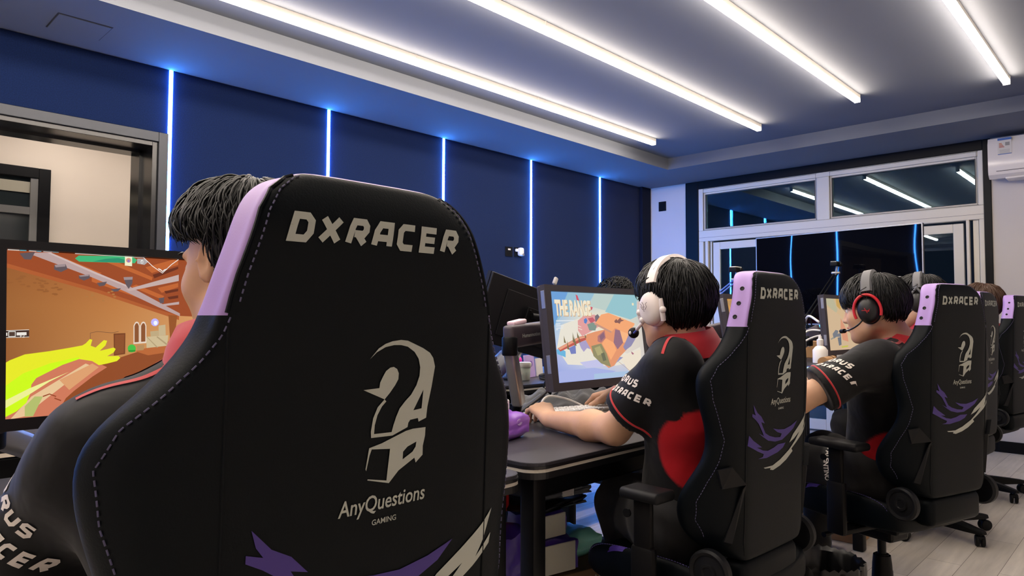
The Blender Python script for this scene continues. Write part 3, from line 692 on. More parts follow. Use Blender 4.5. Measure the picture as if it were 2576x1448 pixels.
# ================================================================== MONITORS
PIC1 = [[[156,74,38],[[-0.0039,0.3362],[0.1327,0.3373],[0.3415,0.3389],[0.4105,0.3416],[0.4064,0.1979],[0.3292,0.2015],[0.2745,0.2161],[0.1632,0.2572],[-0.0023,0.3059]]],[[176,92,48],[[-0.0023,0.3059],[0.1632,0.2572],[0.2745,0.2179],[0.3274,0.2022],[0.3272,0.192],[0.1631,0.2494],[-0.0025,0.2976]]],[[192,100,50],[[0.1509,0.2887],[0.2611,0.2381],[0.2816,0.2273],[0.1508,0.2738]]],[[192,100,50],[[0.1763,0.3296],[0.2723,0.2889],[0.2704,0.2813],[0.1605,0.3249]]],[[192,100,50],[[0.2571,0.3107],[0.3285,0.3361],[0.3282,0.3206],[0.2707,0.2983]]],[[192,100,50],[[0.2823,0.2649],[0.3273,0.278],[0.3271,0.2684],[0.2909,0.2539]]],[[192,100,50],[[0.2378,0.2707],[0.2961,0.2465],[0.2906,0.2388],[0.2277,0.2659]]],[[192,100,50],[[0.088,0.327],[0.1697,0.2932],[0.1634,0.2893],[0.0735,0.3243]]],[[104,46,28],[[0.2723,0.2946],[0.3281,0.3167],[0.328,0.3109],[0.2757,0.2865]]],[[104,46,28],[[0.2963,0.2578],[0.327,0.2645],[0.3268,0.2588],[0.2997,0.2522]]],[[104,46,28],[[0.3031,0.2447],[0.3266,0.2492],[0.3265,0.2427],[0.3066,0.2391]]],[[186,160,158],[[0.0452,0.3291],[0.0764,0.3314],[0.1628,0.2928],[0.2227,0.2672],[0.3294,0.2072],[0.3292,0.2003],[0.2815,0.2217],[0.216,0.2542],[0.1509,0.2833],[0.0438,0.3246]]],[[205,182,178],[[0.0764,0.3314],[0.1628,0.2928],[0.2227,0.2672],[0.2211,0.2642],[0.1602,0.2891],[0.0706,0.3303]]],[[196,172,168],[[0.217,0.259],[0.3288,0.2974],[0.3285,0.2827],[0.2226,0.2555]]],[[190,165,162],[[0.2904,0.2275],[0.3281,0.2343],[0.328,0.2281],[0.2956,0.2238]]],[[96,84,90],[[0.0231,0.3258],[0.0494,0.3305],[0.0424,0.3144],[0.0314,0.3143]]],[[96,84,90],[[0.083,0.306],[0.1026,0.3092],[0.1062,0.2987],[0.0944,0.2914],[0.0822,0.2963]]],[[96,84,90],[[0.1265,0.2857],[0.1463,0.2895],[0.1472,0.2814],[0.1361,0.2753],[0.127,0.2798]]],[[96,84,90],[[0.1601,0.2713],[0.1797,0.275],[0.1752,0.2665],[0.1648,0.264]]],[[96,84,90],[[0.1869,0.2587],[0.2072,0.2616],[0.2007,0.2545],[0.1916,0.2535]]],[[96,84,90],[[0.2121,0.2862],[0.2307,0.2878],[0.2298,0.2734],[0.2223,0.2606],[0.2171,0.2685]]],[[96,84,90],[[0.2836,0.2416],[0.296,0.2434],[0.2943,0.2306],[0.2869,0.2297]]],[[158,140,142],[[0.083,0.306],[0.1026,0.3092],[0.102,0.3036],[0.0851,0.3009]]],[[158,140,142],[[0.1265,0.2857],[0.1463,0.2895],[0.1447,0.2855],[0.1295,0.2834]]],[[158,140,142],[[0.2121,0.2862],[0.2307,0.2878],[0.2299,0.2815],[0.2133,0.28]]],[[150,84,40],[[0.3041,0.2032],[0.3231,0.2022],[0.3161,0.1468],[0.3065,0.1458]]],[[150,92,48],[[0.0272,0.269],[0.0255,0.2673],[0.0219,0.2671],[0.0201,0.2687],[0.0219,0.2705],[0.0254,0.2706]]],[[150,92,48],[[0.0627,0.272],[0.0614,0.2701],[0.0589,0.2699],[0.0576,0.2718],[0.0588,0.2738],[0.0614,0.2739]]],[[150,92,48],[[0.0311,0.2759],[0.0283,0.2742],[0.0229,0.2739],[0.0202,0.2754],[0.0229,0.2771],[0.0283,0.2773]]],[[150,92,48],[[0.0852,0.2577],[0.0829,0.2563],[0.0783,0.2562],[0.076,0.2574],[0.0783,0.2588],[0.0829,0.259]]],[[150,92,48],[[0.0652,0.2529],[0.0631,0.251],[0.059,0.2508],[0.0569,0.2526],[0.059,0.2545],[0.0631,0.2546]]],[[150,92,48],[[0.0695,0.2712],[0.067,0.2694],[0.0621,0.2692],[0.0596,0.2708],[0.0621,0.2726],[0.067,0.2728]]],[[150,92,48],[[0.0346,0.2797],[0.032,0.2781],[0.027,0.2778],[0.0244,0.2793],[0.027,0.2809],[0.032,0.2812]]],[[150,92,48],[[0.0739,0.2508],[0.0715,0.2487],[0.0667,0.2486],[0.0644,0.2505],[0.0667,0.2525],[0.0715,0.2527]]],[[150,92,48],[[0.0421,0.2597],[0.0402,0.2576],[0.0364,0.2575],[0.0345,0.2594],[0.0364,0.2614],[0.0402,0.2616]]],[[150,92,48],[[0.0878,0.2658],[0.0862,0.2644],[0.0832,0.2643],[0.0817,0.2656],[0.0832,0.267],[0.0862,0.2671]]],[[150,92,48],[[0.0979,0.2558],[0.0956,0.2543],[0.0909,0.2541],[0.0886,0.2555],[0.0909,0.257],[0.0956,0.2572]]],[[150,92,48],[[0.0525,0.267],[0.0507,0.2653],[0.0471,0.2651],[0.0453,0.2667],[0.0471,0.2685],[0.0506,0.2686]]],[[150,92,48],[[0.0609,0.2531],[0.0585,0.2511],[0.0539,0.2509],[0.0516,0.2528],[0.0539,0.2549],[0.0585,0.2551]]],[[150,92,48],[[0.0872,0.245],[0.0849,0.2436],[0.0802,0.2435],[0.0778,0.2447],[0.0802,0.2461],[0.0849,0.2462]]],[[150,92,48],[[0.0884,0.2455],[0.0857,0.2438],[0.0802,0.2436],[0.0775,0.2452],[0.0802,0.247],[0.0857,0.2471]]],[[150,92,48],[[0.0738,0.2668],[0.0712,0.265],[0.0661,0.2648],[0.0635,0.2664],[0.066,0.2681],[0.0712,0.2684]]],[[150,92,48],[[0.033,0.2793],[0.0305,0.2772],[0.0255,0.277],[0.023,0.2788],[0.0255,0.281],[0.0305,0.2812]]],[[150,92,48],[[0.0136,0.2662],[0.0118,0.2649],[0.0082,0.2647],[0.0064,0.2659],[0.0082,0.2673],[0.0118,0.2674]]],[[150,92,48],[[0.034,0.2627],[0.0314,0.2614],[0.0264,0.2612],[0.0238,0.2623],[0.0263,0.2636],[0.0314,0.2638]]],[[150,92,48],[[0.0638,0.2728],[0.0614,0.2713],[0.0567,0.2711],[0.0543,0.2724],[0.0567,0.274],[0.0614,0.2742]]],[[150,92,48],[[0.0891,0.2447],[0.087,0.2425],[0.0828,0.2424],[0.0807,0.2444],[0.0828,0.2465],[0.087,0.2467]]],[[150,92,48],[[0.0345,0.2785],[0.0324,0.2772],[0.0281,0.277],[0.026,0.2781],[0.0281,0.2793],[0.0324,0.2795]]],[[150,92,48],[[0.0242,0.2731],[0.0221,0.2717],[0.0178,0.2715],[0.0157,0.2727],[0.0178,0.2741],[0.022,0.2743]]],[[150,92,48],[[0.0092,0.2656],[0.0075,0.2636],[0.0042,0.2635],[0.0025,0.2654],[0.0042,0.2674],[0.0075,0.2675]]],[[150,92,48],[[0.0905,0.2587],[0.0885,0.257],[0.0844,0.2569],[0.0824,0.2585],[0.0844,0.2602],[0.0885,0.2603]]],[[150,92,48],[[0.0662,0.2591],[0.0641,0.2573],[0.0598,0.2572],[0.0576,0.2588],[0.0598,0.2606],[0.064,0.2608]]],[[150,92,48],[[0.0948,0.2546],[0.0928,0.2528],[0.0888,0.2526],[0.0868,0.2544],[0.0888,0.2563],[0.0928,0.2564]]],[[150,92,48],[[0.029,0.2748],[0.0263,0.273],[0.021,0.2728],[0.0183,0.2743],[0.0209,0.276],[0.0263,0.2762]]],[[150,92,48],[[0.0566,0.275],[0.0547,0.2732],[0.0509,0.2731],[0.049,0.2747],[0.0508,0.2764],[0.0546,0.2766]]],[[150,92,48],[[0.008,0.2719],[0.0059,0.2706],[0.0017,0.2705],[-0.0005,0.2716],[0.0016,0.2728],[0.0059,0.273]]],[[150,92,48],[[0.065,0.2626],[0.0626,0.261],[0.058,0.2608],[0.0557,0.2622],[0.058,0.2638],[0.0626,0.264]]],[[150,92,48],[[0.0706,0.2543],[0.0693,0.253],[0.0667,0.2529],[0.0654,0.2541],[0.0667,0.2554],[0.0693,0.2555]]],[[150,92,48],[[0.0683,0.2497],[0.0667,0.248],[0.0634,0.2479],[0.0617,0.2495],[0.0633,0.2511],[0.0667,0.2512]]],[[150,92,48],[[0.0606,0.2667],[0.0588,0.2652],[0.0552,0.2651],[0.0533,0.2664],[0.0552,0.268],[0.0588,0.2681]]],[[176,118,66],[[0.1587,0.2366],[0.1571,0.2351],[0.154,0.235],[0.1525,0.2365],[0.154,0.2381],[0.1571,0.2381]]],[[176,118,66],[[0.1532,0.2427],[0.1516,0.2411],[0.1485,0.241],[0.147,0.2425],[0.1485,0.2441],[0.1516,0.2442]]],[[176,118,66],[[0.1919,0.2538],[0.1903,0.2522],[0.1871,0.2521],[0.1855,0.2536],[0.1871,0.2552],[0.1903,0.2553]]],[[176,118,66],[[0.1749,0.233],[0.1733,0.2315],[0.1702,0.2314],[0.1686,0.2329],[0.1702,0.2345],[0.1733,0.2345]]],[[176,118,66],[[0.154,0.2471],[0.1524,0.2455],[0.1493,0.2454],[0.1478,0.2469],[0.1493,0.2485],[0.1524,0.2486]]],[[176,118,66],[[0.1945,0.2477],[0.1928,0.2461],[0.1896,0.246],[0.188,0.2476],[0.1897,0.2492],[0.1929,0.2493]]],[[176,118,66],[[0.1441,0.2408],[0.1426,0.2393],[0.1395,0.2392],[0.138,0.2407],[0.1395,0.2422],[0.1426,0.2423]]],[[176,118,66],[[0.1857,0.2514],[0.1841,0.2498],[0.1809,0.2497],[0.1793,0.2512],[0.1809,0.2528],[0.1841,0.2529]]],[[176,118,66],[[0.1549,0.244],[0.1533,0.2424],[0.1503,0.2423],[0.1487,0.2438],[0.1503,0.2454],[0.1534,0.2454]]],[[176,118,66],[[0.1969,0.242],[0.1953,0.2404],[0.1921,0.2404],[0.1905,0.2419],[0.1921,0.2435],[0.1953,0.2436]]],[[146,76,40],[[0.0879,0.073],[0.2258,0.1181],[0.294,0.1379],[0.3335,0.1502],[0.4447,0.1581],[0.4382,-0.0411],[-0.0063,0.0036],[-0.0065,0.0254]]],[[186,104,56],[[0.2325,0.1232],[0.3226,0.1485],[0.3335,0.1502],[0.4447,0.1581],[0.4441,0.1383],[0.2591,0.1133]]],[[120,66,36],[[0.1908,0.1624],[0.2139,0.1631],[0.2128,0.1178],[0.1909,0.1151]]],[[140,80,44],[[0.1933,0.1595],[0.2116,0.1603],[0.2102,0.1201],[0.1929,0.1178]]],[[232,214,196],[[0.2297,0.1402],[0.2302,0.1792],[0.2337,0.1864],[0.237,0.1882],[0.2403,0.1864],[0.2429,0.1791],[0.2424,0.141]]],[[140,84,48],[[0.2317,0.1423],[0.2322,0.1785],[0.2346,0.1835],[0.237,0.185],[0.2393,0.1835],[0.2409,0.1784],[0.2404,0.1432]]],[[232,214,196],[[0.243,0.1399],[0.2436,0.1791],[0.247,0.1864],[0.2504,0.1882],[0.2538,0.1864],[0.2564,0.1791],[0.2558,0.1407]]],[[140,84,48],[[0.245,0.142],[0.2456,0.1784],[0.248,0.1835],[0.2504,0.1849],[0.2527,0.1835],[0.2543,0.1783],[0.2538,0.1429]]],[[228,210,190],[[0.2294,0.1424],[0.2548,0.144],[0.2548,0.1403],[0.2294,0.1388]]],[[206,186,146],[[0.2557,0.1542],[0.3021,0.1571],[0.2992,0.1334],[0.256,0.1294]]],[[176,154,116],[[0.2557,0.1542],[0.258,0.1538],[0.2799,0.1302],[0.2771,0.1299]]],[[176,154,116],[[0.2786,0.1553],[0.2993,0.1378],[0.2974,0.1349],[0.2769,0.1531]]],[[190,168,128],[[0.264,0.1661],[0.2813,0.1678],[0.2811,0.156],[0.2649,0.1548]]],[[198,178,140],[[0.2818,0.1789],[0.2962,0.1811],[0.2965,0.1572],[0.2814,0.1556]]],[[70,190,70],[[0.2342,0.1293],[0.2333,0.1256],[0.231,0.1227],[0.2277,0.1211],[0.224,0.1212],[0.2208,0.123],[0.2186,0.126],[0.2178,0.1298],[0.2186,0.1335],[0.2209,0.1364],[0.2242,0.138],[0.2279,0.1379],[0.2312,0.1361],[0.2334,0.1331]]],[[40,150,50],[[0.2187,0.1255],[0.2338,0.1257],[0.2325,0.1222],[0.22,0.1219]]],[[180,140,92],[[0.2366,0.1357],[0.2514,0.1368],[0.2498,0.1252],[0.2371,0.1242]]],[[190,180,255],[[0.2823,0.1863],[0.2806,0.1811],[0.2764,0.1779],[0.2713,0.1779],[0.2672,0.1812],[0.2657,0.1864],[0.2674,0.1916],[0.2716,0.1948],[0.2767,0.1948],[0.2808,0.1916]]],[[240,245,255],[[0.2795,0.1849],[0.2786,0.1818],[0.2765,0.1799],[0.274,0.18],[0.2719,0.1818],[0.2712,0.1849],[0.272,0.1879],[0.2741,0.1898],[0.2767,0.1898],[0.2788,0.1879]]],[[150,190,220],[[0.3444,0.1767],[0.3489,0.1809],[0.3638,0.1785],[0.3631,0.1508],[0.3431,0.1519]]],[[120,84,60],[[0.1469,0.1519],[0.1469,0.1636],[0.1594,0.1665],[0.1876,0.1633],[0.2005,0.166],[0.2003,0.167],[0.1876,0.1644],[0.1594,0.1675],[0.1462,0.1644],[0.146,0.1519]]],[[208,122,92],[[-0.0063,0.0005],[0.0407,0.0758],[0.0738,0.0919],[0.1258,0.113],[0.1499,0.107],[0.1775,0.0912],[0.1497,0.0727],[0.1168,0.0461],[0.1022,0.0323],[0.0823,-0.0053]]],[[232,196,150],[[0.0435,0.0402],[0.1377,0.1006],[0.1452,0.0969],[0.0627,0.029],[0.0329,0.0028],[0.0092,-0.0011]]],[[222,160,112],[[0.0908,0.0695],[0.1498,0.1001],[0.162,0.0919],[0.108,0.0484]]],[[232,234,40],[[-0.0071,0.1024],[0.0084,0.1128],[0.0323,0.1232],[0.0737,0.1283],[0.1082,0.134],[0.1319,0.1384],[0.1379,0.1424],[0.1455,0.1512],[0.1501,0.1497],[0.147,0.1374],[0.1561,0.1333],[0.1717,0.1486],[0.178,0.1471],[0.1748,0.1373],[0.1638,0.1261],[0.1905,0.1323],[0.1943,0.1291],[0.1904,0.1218],[0.1777,0.1145],[0.1998,0.114],[0.203,0.1097],[0.1965,0.1033],[0.1776,0.0988],[0.162,0.0961],[0.1498,0.1052],[0.1258,0.1103],[0.0965,0.0998],[0.0738,0.0877],[0.0516,0.0758],[0.0434,0.0634],[0.0421,0.0474],[0.0355,0.0287],[0.0196,0.0136],[-0.0063,-0.0001]]],[[206,250,28],[[-0.0068,0.0567],[0.0298,0.0861],[0.0737,0.1035],[0.1258,0.1147],[0.1258,0.1103],[0.0965,0.0998],[0.0738,0.0877],[0.0516,0.0758],[0.0434,0.0634],[0.0421,0.0474],[0.0355,0.0287],[0.0196,0.0136],[-0.0063,-0.0001]]],[[238,240,150],[[-0.0065,0.0316],[0.0407,0.0565],[0.1081,0.0852],[0.0738,0.0673],[0.0435,0.0466],[-0.0064,0.016]]],[[180,190,110],[[0.0328,0.0219],[0.049,0.0398],[0.0627,0.0387],[0.0464,0.0015],[0.0329,0.0022]]],[[150,70,42],[[0.063,0.0376],[0.0738,0.0416],[0.0844,0.0361],[0.0816,0.033],[0.0933,0.027],[0.094,0.0291],[0.0829,0.0347],[0.0857,0.0378],[0.0738,0.0438],[0.0623,0.0398]]],[[64,182,120],[[0.119,0.3211],[0.126,0.3279],[0.2286,0.3332],[0.2392,0.3257],[0.2344,0.318],[0.1266,0.3149]]],[[44,146,110],[[0.1511,0.3165],[0.1763,0.3242],[0.2021,0.3277],[0.2152,0.3241],[0.2151,0.3175]]],[[240,236,200],[[0.2146,0.333],[0.2292,0.3336],[0.2286,0.3109],[0.214,0.3116]]],[[220,150,120],[[0.2271,0.3242],[0.2261,0.3208],[0.2234,0.3187],[0.2201,0.3185],[0.2175,0.3203],[0.2165,0.3235],[0.2175,0.3268],[0.2202,0.329],[0.2235,0.3292],[0.2261,0.3274]]],[[150,120,190],[[0.2244,0.3225],[0.2239,0.3205],[0.2226,0.3192],[0.2209,0.3191],[0.2196,0.3203],[0.2191,0.3222],[0.2196,0.3242],[0.221,0.3255],[0.2226,0.3256],[0.2239,0.3244]]],[[176,168,168],[[0.2393,0.3287],[0.2556,0.3294],[0.2614,0.3222],[0.254,0.3154],[0.2391,0.3175]]],[[240,240,235],[[0.2477,0.3249],[0.2505,0.3252],[0.2509,0.3227],[0.2503,0.3189],[0.248,0.3188],[0.2475,0.3225],[0.2482,0.3254],[0.2472,0.3256],[0.2465,0.3224],[0.2472,0.318],[0.251,0.3182],[0.2519,0.3228],[0.2511,0.3262],[0.2477,0.3261]]],[[245,240,235],[[0.119,0.331],[0.1795,0.3313],[0.2521,0.3314],[0.2705,0.3128],[0.2918,0.2978],[0.3122,0.319],[0.3289,0.3324],[0.328,0.3336],[0.3113,0.3201],[0.2917,0.2993],[0.2714,0.314],[0.2524,0.3329],[0.1796,0.3327],[0.1191,0.3324]]],[[245,240,235],[[0.2826,0.3073],[0.2877,0.305],[0.2918,0.3012],[0.297,0.3055],[0.3018,0.3072],[0.3012,0.3093],[0.296,0.3074],[0.2918,0.3035],[0.2889,0.307],[0.2835,0.3094]]],[[225,215,205],[[0.0031,0.3349],[0.0225,0.3352],[0.0225,0.3305],[0.0031,0.3303]]],[[90,190,210],[[0.0231,0.3352],[0.034,0.3354],[0.0341,0.3307],[0.0231,0.3305]]],[[230,230,225],[[0.0382,0.3355],[0.0507,0.3357],[0.0508,0.3309],[0.0382,0.3307]]],[[80,190,220],[[0.0513,0.3357],[0.0592,0.3358],[0.0592,0.331],[0.0513,0.3309]]],[[225,220,215],[[0.0626,0.3358],[0.0787,0.3361],[0.0787,0.3313],[0.0626,0.331]]],[[110,200,220],[[0.0792,0.3361],[0.0897,0.3363],[0.0897,0.3314],[0.0793,0.3313]]],[[66,46,38],[[-0.0056,0.1702],[0.0392,0.1717],[0.0392,0.1572],[-0.0055,0.1567]]],[[240,238,230],[[-0.0067,0.1697],[0.0392,0.1712],[0.0391,0.1722],[-0.0067,0.1707]]],[[240,238,230],[[-0.0066,0.1563],[0.0392,0.1571],[0.0392,0.158],[-0.0066,0.1572]]],[[240,238,230],[[0.0054,0.1691],[0.017,0.1693],[0.0171,0.1583],[0.0054,0.1581]]],[[80,60,50],[[0.0064,0.1678],[0.016,0.168],[0.016,0.1596],[0.0065,0.1594]]],[[235,230,222],[[-0.0041,0.1663],[0.0038,0.1665],[0.0039,0.1604],[-0.004,0.1602]]],[[235,230,222],[[0.0187,0.1667],[0.0348,0.1671],[0.0349,0.1612],[0.0187,0.1608]]]]
PIC2 = [[[110,160,215],[[0.0083,0.3408],[0.1151,0.341],[0.0941,0.3077],[0.0209,0.2151],[0.0105,0.207]]],[[150,190,210],[[0.1151,0.341],[0.279,0.3409],[0.2453,0.3064],[0.0632,0.2484],[0.0209,0.2151]]],[[188,206,200],[[0.279,0.3409],[0.5726,0.3415],[0.5679,0.2936],[0.3766,0.268],[0.2426,0.2887]]],[[150,196,205],[[0.4117,0.341],[0.5726,0.3415],[0.5632,0.2507],[0.5104,0.2364],[0.3395,0.2676]]],[[232,226,212],[[0.0585,0.215],[0.1666,0.2402],[0.2603,0.2229],[0.3189,0.1427],[0.4611,0.0938],[0.5616,0.1185],[0.5544,0.0626],[0.3765,0.0475],[0.2334,0.0541],[0.0753,0.0655],[0.0214,0.129]]],[[168,178,228],[[0.0009,0.0346],[0.0342,0.0429],[0.2321,0.0456],[0.3728,0.0254],[0.2253,0.0032],[0.0006,0.0013]]],[[196,196,232],[[0.1477,0.0706],[0.2795,0.0781],[0.2958,0.0469],[0.1844,0.0479]]],[[236,224,205],[[0.4051,0.0821],[0.5631,0.1091],[0.5523,0.0255],[0.4697,0.0113]]],[[170,195,225],[[0.2284,0.0222],[0.5498,0.0209],[0.5498,0.0033],[0.2252,0.0023]]],[[110,180,220],[[0.0172,0.121],[0.04,0.1285],[0.0697,0.1152],[0.0665,0.0926],[0.0453,0.0996],[0.0213,0.1066]]],[[120,130,190],[[0.0906,0.127],[0.1314,0.1385],[0.1297,0.1049],[0.1002,0.1039]]],[[170,160,200],[[0.1525,0.1465],[0.2257,0.1587],[0.2195,0.1191],[0.1996,0.124],[0.1771,0.1097],[0.1626,0.125]]],[[192,92,82],[[0.0262,0.128],[0.1558,0.1685],[0.2354,0.1767],[0.2403,0.1636],[0.1697,0.1495],[0.0394,0.1154]]],[[230,160,130],[[0.0287,0.128],[0.1555,0.1668],[0.2316,0.1742],[0.2345,0.1707],[0.1612,0.1599],[0.039,0.1211]]],[[128,116,84],[[0.0675,0.1754],[0.0718,0.1608],[0.0773,0.1461],[0.0649,0.148]]],[[128,116,84],[[0.0839,0.1564],[0.0878,0.1386],[0.0929,0.1207],[0.0804,0.1228]]],[[128,116,84],[[0.1209,0.1872],[0.1245,0.1671],[0.1294,0.147],[0.1165,0.149]]],[[128,116,84],[[0.1285,0.1723],[0.1323,0.1533],[0.1374,0.1342],[0.1245,0.1362]]],[[128,116,84],[[0.1475,0.189],[0.1523,0.1762],[0.1583,0.1634],[0.1453,0.1653]]],[[128,116,84],[[0.1543,0.1762],[0.1587,0.1612],[0.1645,0.1462],[0.1514,0.1482]]],[[128,116,84],[[0.1933,0.1799],[0.1987,0.1712],[0.2056,0.1625],[0.1922,0.1645]]],[[226,160,158],[[0.1586,0.2317],[0.195,0.249],[0.2655,0.2559],[0.3161,0.2361],[0.2937,0.2095],[0.2265,0.186],[0.1763,0.1707],[0.1542,0.1932]]],[[236,214,200],[[0.156,0.2145],[0.1752,0.208],[0.1774,0.205],[0.1554,0.2103]]],[[236,214,200],[[0.1578,0.2039],[0.1803,0.1973],[0.1798,0.1938],[0.1578,0.1996]]],[[90,130,200],[[0.1964,0.236],[0.2111,0.2425],[0.2184,0.2317],[0.2074,0.2186],[0.1965,0.223]]],[[196,96,110],[[0.2211,0.2404],[0.2532,0.2448],[0.2687,0.2317],[0.2389,0.2207]]],[[130,150,140],[[0.214,0.2165],[0.2501,0.2251],[0.2766,0.214],[0.2624,0.1921],[0.224,0.1925]]],[[120,110,120],[[0.268,0.2493],[0.2872,0.2583],[0.3027,0.2428],[0.2887,0.2228],[0.268,0.2273]]],[[228,152,112],[[0.2045,0.1776],[0.2617,0.1878],[0.3958,0.2035],[0.4838,0.1769],[0.544,0.1775],[0.5046,0.1386],[0.4557,0.1076],[0.4066,0.0821],[0.3632,0.0481],[0.3251,0.0402],[0.2909,0.0602],[0.2389,0.0883],[0.2181,0.1235],[0.1954,0.1541]]],[[244,168,118],[[0.3099,0.2562],[0.3595,0.2633],[0.5355,0.2199],[0.5343,0.2129],[0.4756,0.1752],[0.3955,0.2021],[0.3704,0.1865],[0.2672,0.222]]],[[200,150,130],[[0.2686,0.222],[0.3704,0.1865],[0.362,0.1812],[0.2591,0.2158]]],[[180,120,120],[[0.2729,0.1692],[0.3213,0.1924],[0.3247,0.1604],[0.2914,0.1425],[0.2695,0.1482]]],[[140,104,122],[[0.2836,0.169],[0.3149,0.1849],[0.3189,0.1649],[0.2912,0.15]]],[[150,112,130],[[0.3945,0.1962],[0.4255,0.1905],[0.4398,0.14],[0.3969,0.113],[0.3739,0.1415]]],[[248,182,132],[[0.4255,0.1905],[0.485,0.1751],[0.4552,0.1397],[0.4398,0.14]]],[[248,172,120],[[0.3247,0.1604],[0.3739,0.1415],[0.3872,0.1097],[0.3435,0.0711],[0.3203,0.1073],[0.2966,0.1388]]],[[148,142,104],[[0.2262,0.131],[0.291,0.1399],[0.3203,0.0985],[0.3404,0.0439],[0.2781,0.0607],[0.2339,0.0919]]],[[176,168,120],[[0.2443,0.1227],[0.2809,0.1304],[0.2973,0.0993],[0.2605,0.0918]]],[[110,112,90],[[0.283,0.0998],[0.3051,0.1034],[0.3145,0.0723],[0.2923,0.0688]]],[[146,140,176],[[0.4844,0.1714],[0.5508,0.1836],[0.5287,0.152],[0.494,0.124],[0.4494,0.1069],[0.4366,0.1219]]],[[150,150,190],[[0.3632,0.0481],[0.4066,0.0821],[0.429,0.079],[0.3784,0.0586]]],[[140,96,90],[[0.3927,0.2294],[0.4094,0.2385],[0.4158,0.2317],[0.4372,0.2446],[0.4435,0.2363],[0.4621,0.2317],[0.438,0.2271],[0.4287,0.2179],[0.4158,0.2225],[0.3989,0.2217]]],[[206,90,110],[[0.1591,0.3341],[0.1706,0.3301],[0.1783,0.3094],[0.1626,0.3126]]],[[206,90,110],[[0.2412,0.2887],[0.2595,0.2846],[0.2507,0.2734],[0.2419,0.2755]]],[[170,110,130],[[0.49,0.102],[0.5081,0.0922],[0.4992,0.0869],[0.4908,0.0928]]],[[150,90,90],[[0.3903,0.0644],[0.4706,0.0191],[0.4717,0.0198],[0.3913,0.0651]]],[[240,226,190],[[0.5313,0.3072],[0.5443,0.3075],[0.544,0.297],[0.531,0.2968]]],[[228,232,236],[[0.0295,0.2325],[0.1356,0.2334],[0.1351,0.2299],[0.0296,0.2287]]],[[228,232,236],[[0.0278,0.2201],[0.053,0.2208],[0.0525,0.2175],[0.0279,0.2164]]],[[228,232,236],[[0.0268,0.2131],[0.071,0.2137],[0.0706,0.2103],[0.0269,0.2093]]],[[228,232,236],[[0.0257,0.2048],[0.0667,0.2054],[0.0662,0.202],[0.0258,0.2011]]],[[228,232,236],[[0.0248,0.1986],[0.0361,0.1994],[0.0357,0.1961],[0.0249,0.1949]]]]
PIC4 = [[[186,180,150],[[0.0035,0.3467],[0.145,0.3487],[0.2073,0.264],[0.169,0.2373],[0.0687,0.2885],[0.0105,0.3069]]],[[200,160,90],[[0.1922,0.3432],[0.2748,0.3451],[0.2568,0.2645],[0.1968,0.2903]]],[[208,180,146],[[0.0065,0.2875],[0.1265,0.2631],[0.2479,0.2245],[0.3364,0.1712],[0.5491,0.0324],[0.5532,0.0116],[-0.0003,0.0004]]],[[214,150,120],[[0.2449,0.2112],[0.3272,0.131],[0.3427,0.0504],[0.2454,0.0656],[0.2301,0.145]]],[[120,124,132],[[0.0928,0.1072],[0.1461,0.1326],[0.1931,0.1256],[0.1725,0.1062],[0.2228,0.1121],[0.2251,0.0857],[0.1522,0.0869],[0.1016,0.0748]]],[[110,116,126],[[0.1668,0.0801],[0.2251,0.0857],[0.2216,0.0332],[0.1795,0.0277]]],[[150,150,140],[[0.0545,0.0756],[0.1044,0.0876],[0.1109,0.0811],[0.0654,0.0677]]],[[196,190,90],[[0.2194,0.0234],[0.3289,0.0273],[0.3283,0.0173],[0.2202,0.0122]]]]
def clip_poly(p, w, h):
    for ax, lim, sg in ((0, 0, 1), (0, w, -1), (1, 0, 1), (1, h, -1)):
        q = []
        for i in range(len(p)):
            a, b = p[i - 1], p[i]; ia = (a[ax] - lim) * sg >= 0; ib = (b[ax] - lim) * sg >= 0
            if ia != ib:
                t = (lim - a[ax]) / (b[ax] - a[ax]); q.append([a[0] + (b[0] - a[0]) * t, a[1] + (b[1] - a[1]) * t])
            if ib: q.append(list(b))
        p = q
        if len(p) < 3: return []
    r = []
    for x in p:
        if not r or abs(x[0] - r[-1][0]) + abs(x[1] - r[-1][1]) > 1e-5: r.append(x)
    return r if len(r) > 2 else []
def scr_mat():
    m = bpy.data.materials.new('lit display'); m.use_nodes = True; nt = m.node_tree; nt.nodes.clear(); N = nt.nodes.new; L = nt.links.new
    at = N('ShaderNodeAttribute'); at.attribute_name = 'Col'; e = N('ShaderNodeEmission'); e.inputs['Strength'].default_value = 1.0
    g = N('ShaderNodeBsdfGlossy'); g.inputs['Roughness'].default_value = .35; g.inputs['Color'].default_value = (.02, .02, .02, 1); ad = N('ShaderNodeAddShader'); o = N('ShaderNodeOutputMaterial')
    L(at.outputs['Color'], e.inputs['Color']); L(e.outputs[0], ad.inputs[0]); L(g.outputs[0], ad.inputs[1]); L(ad.outputs[0], o.inputs[0]); return m
M_SCR = scr_mat()
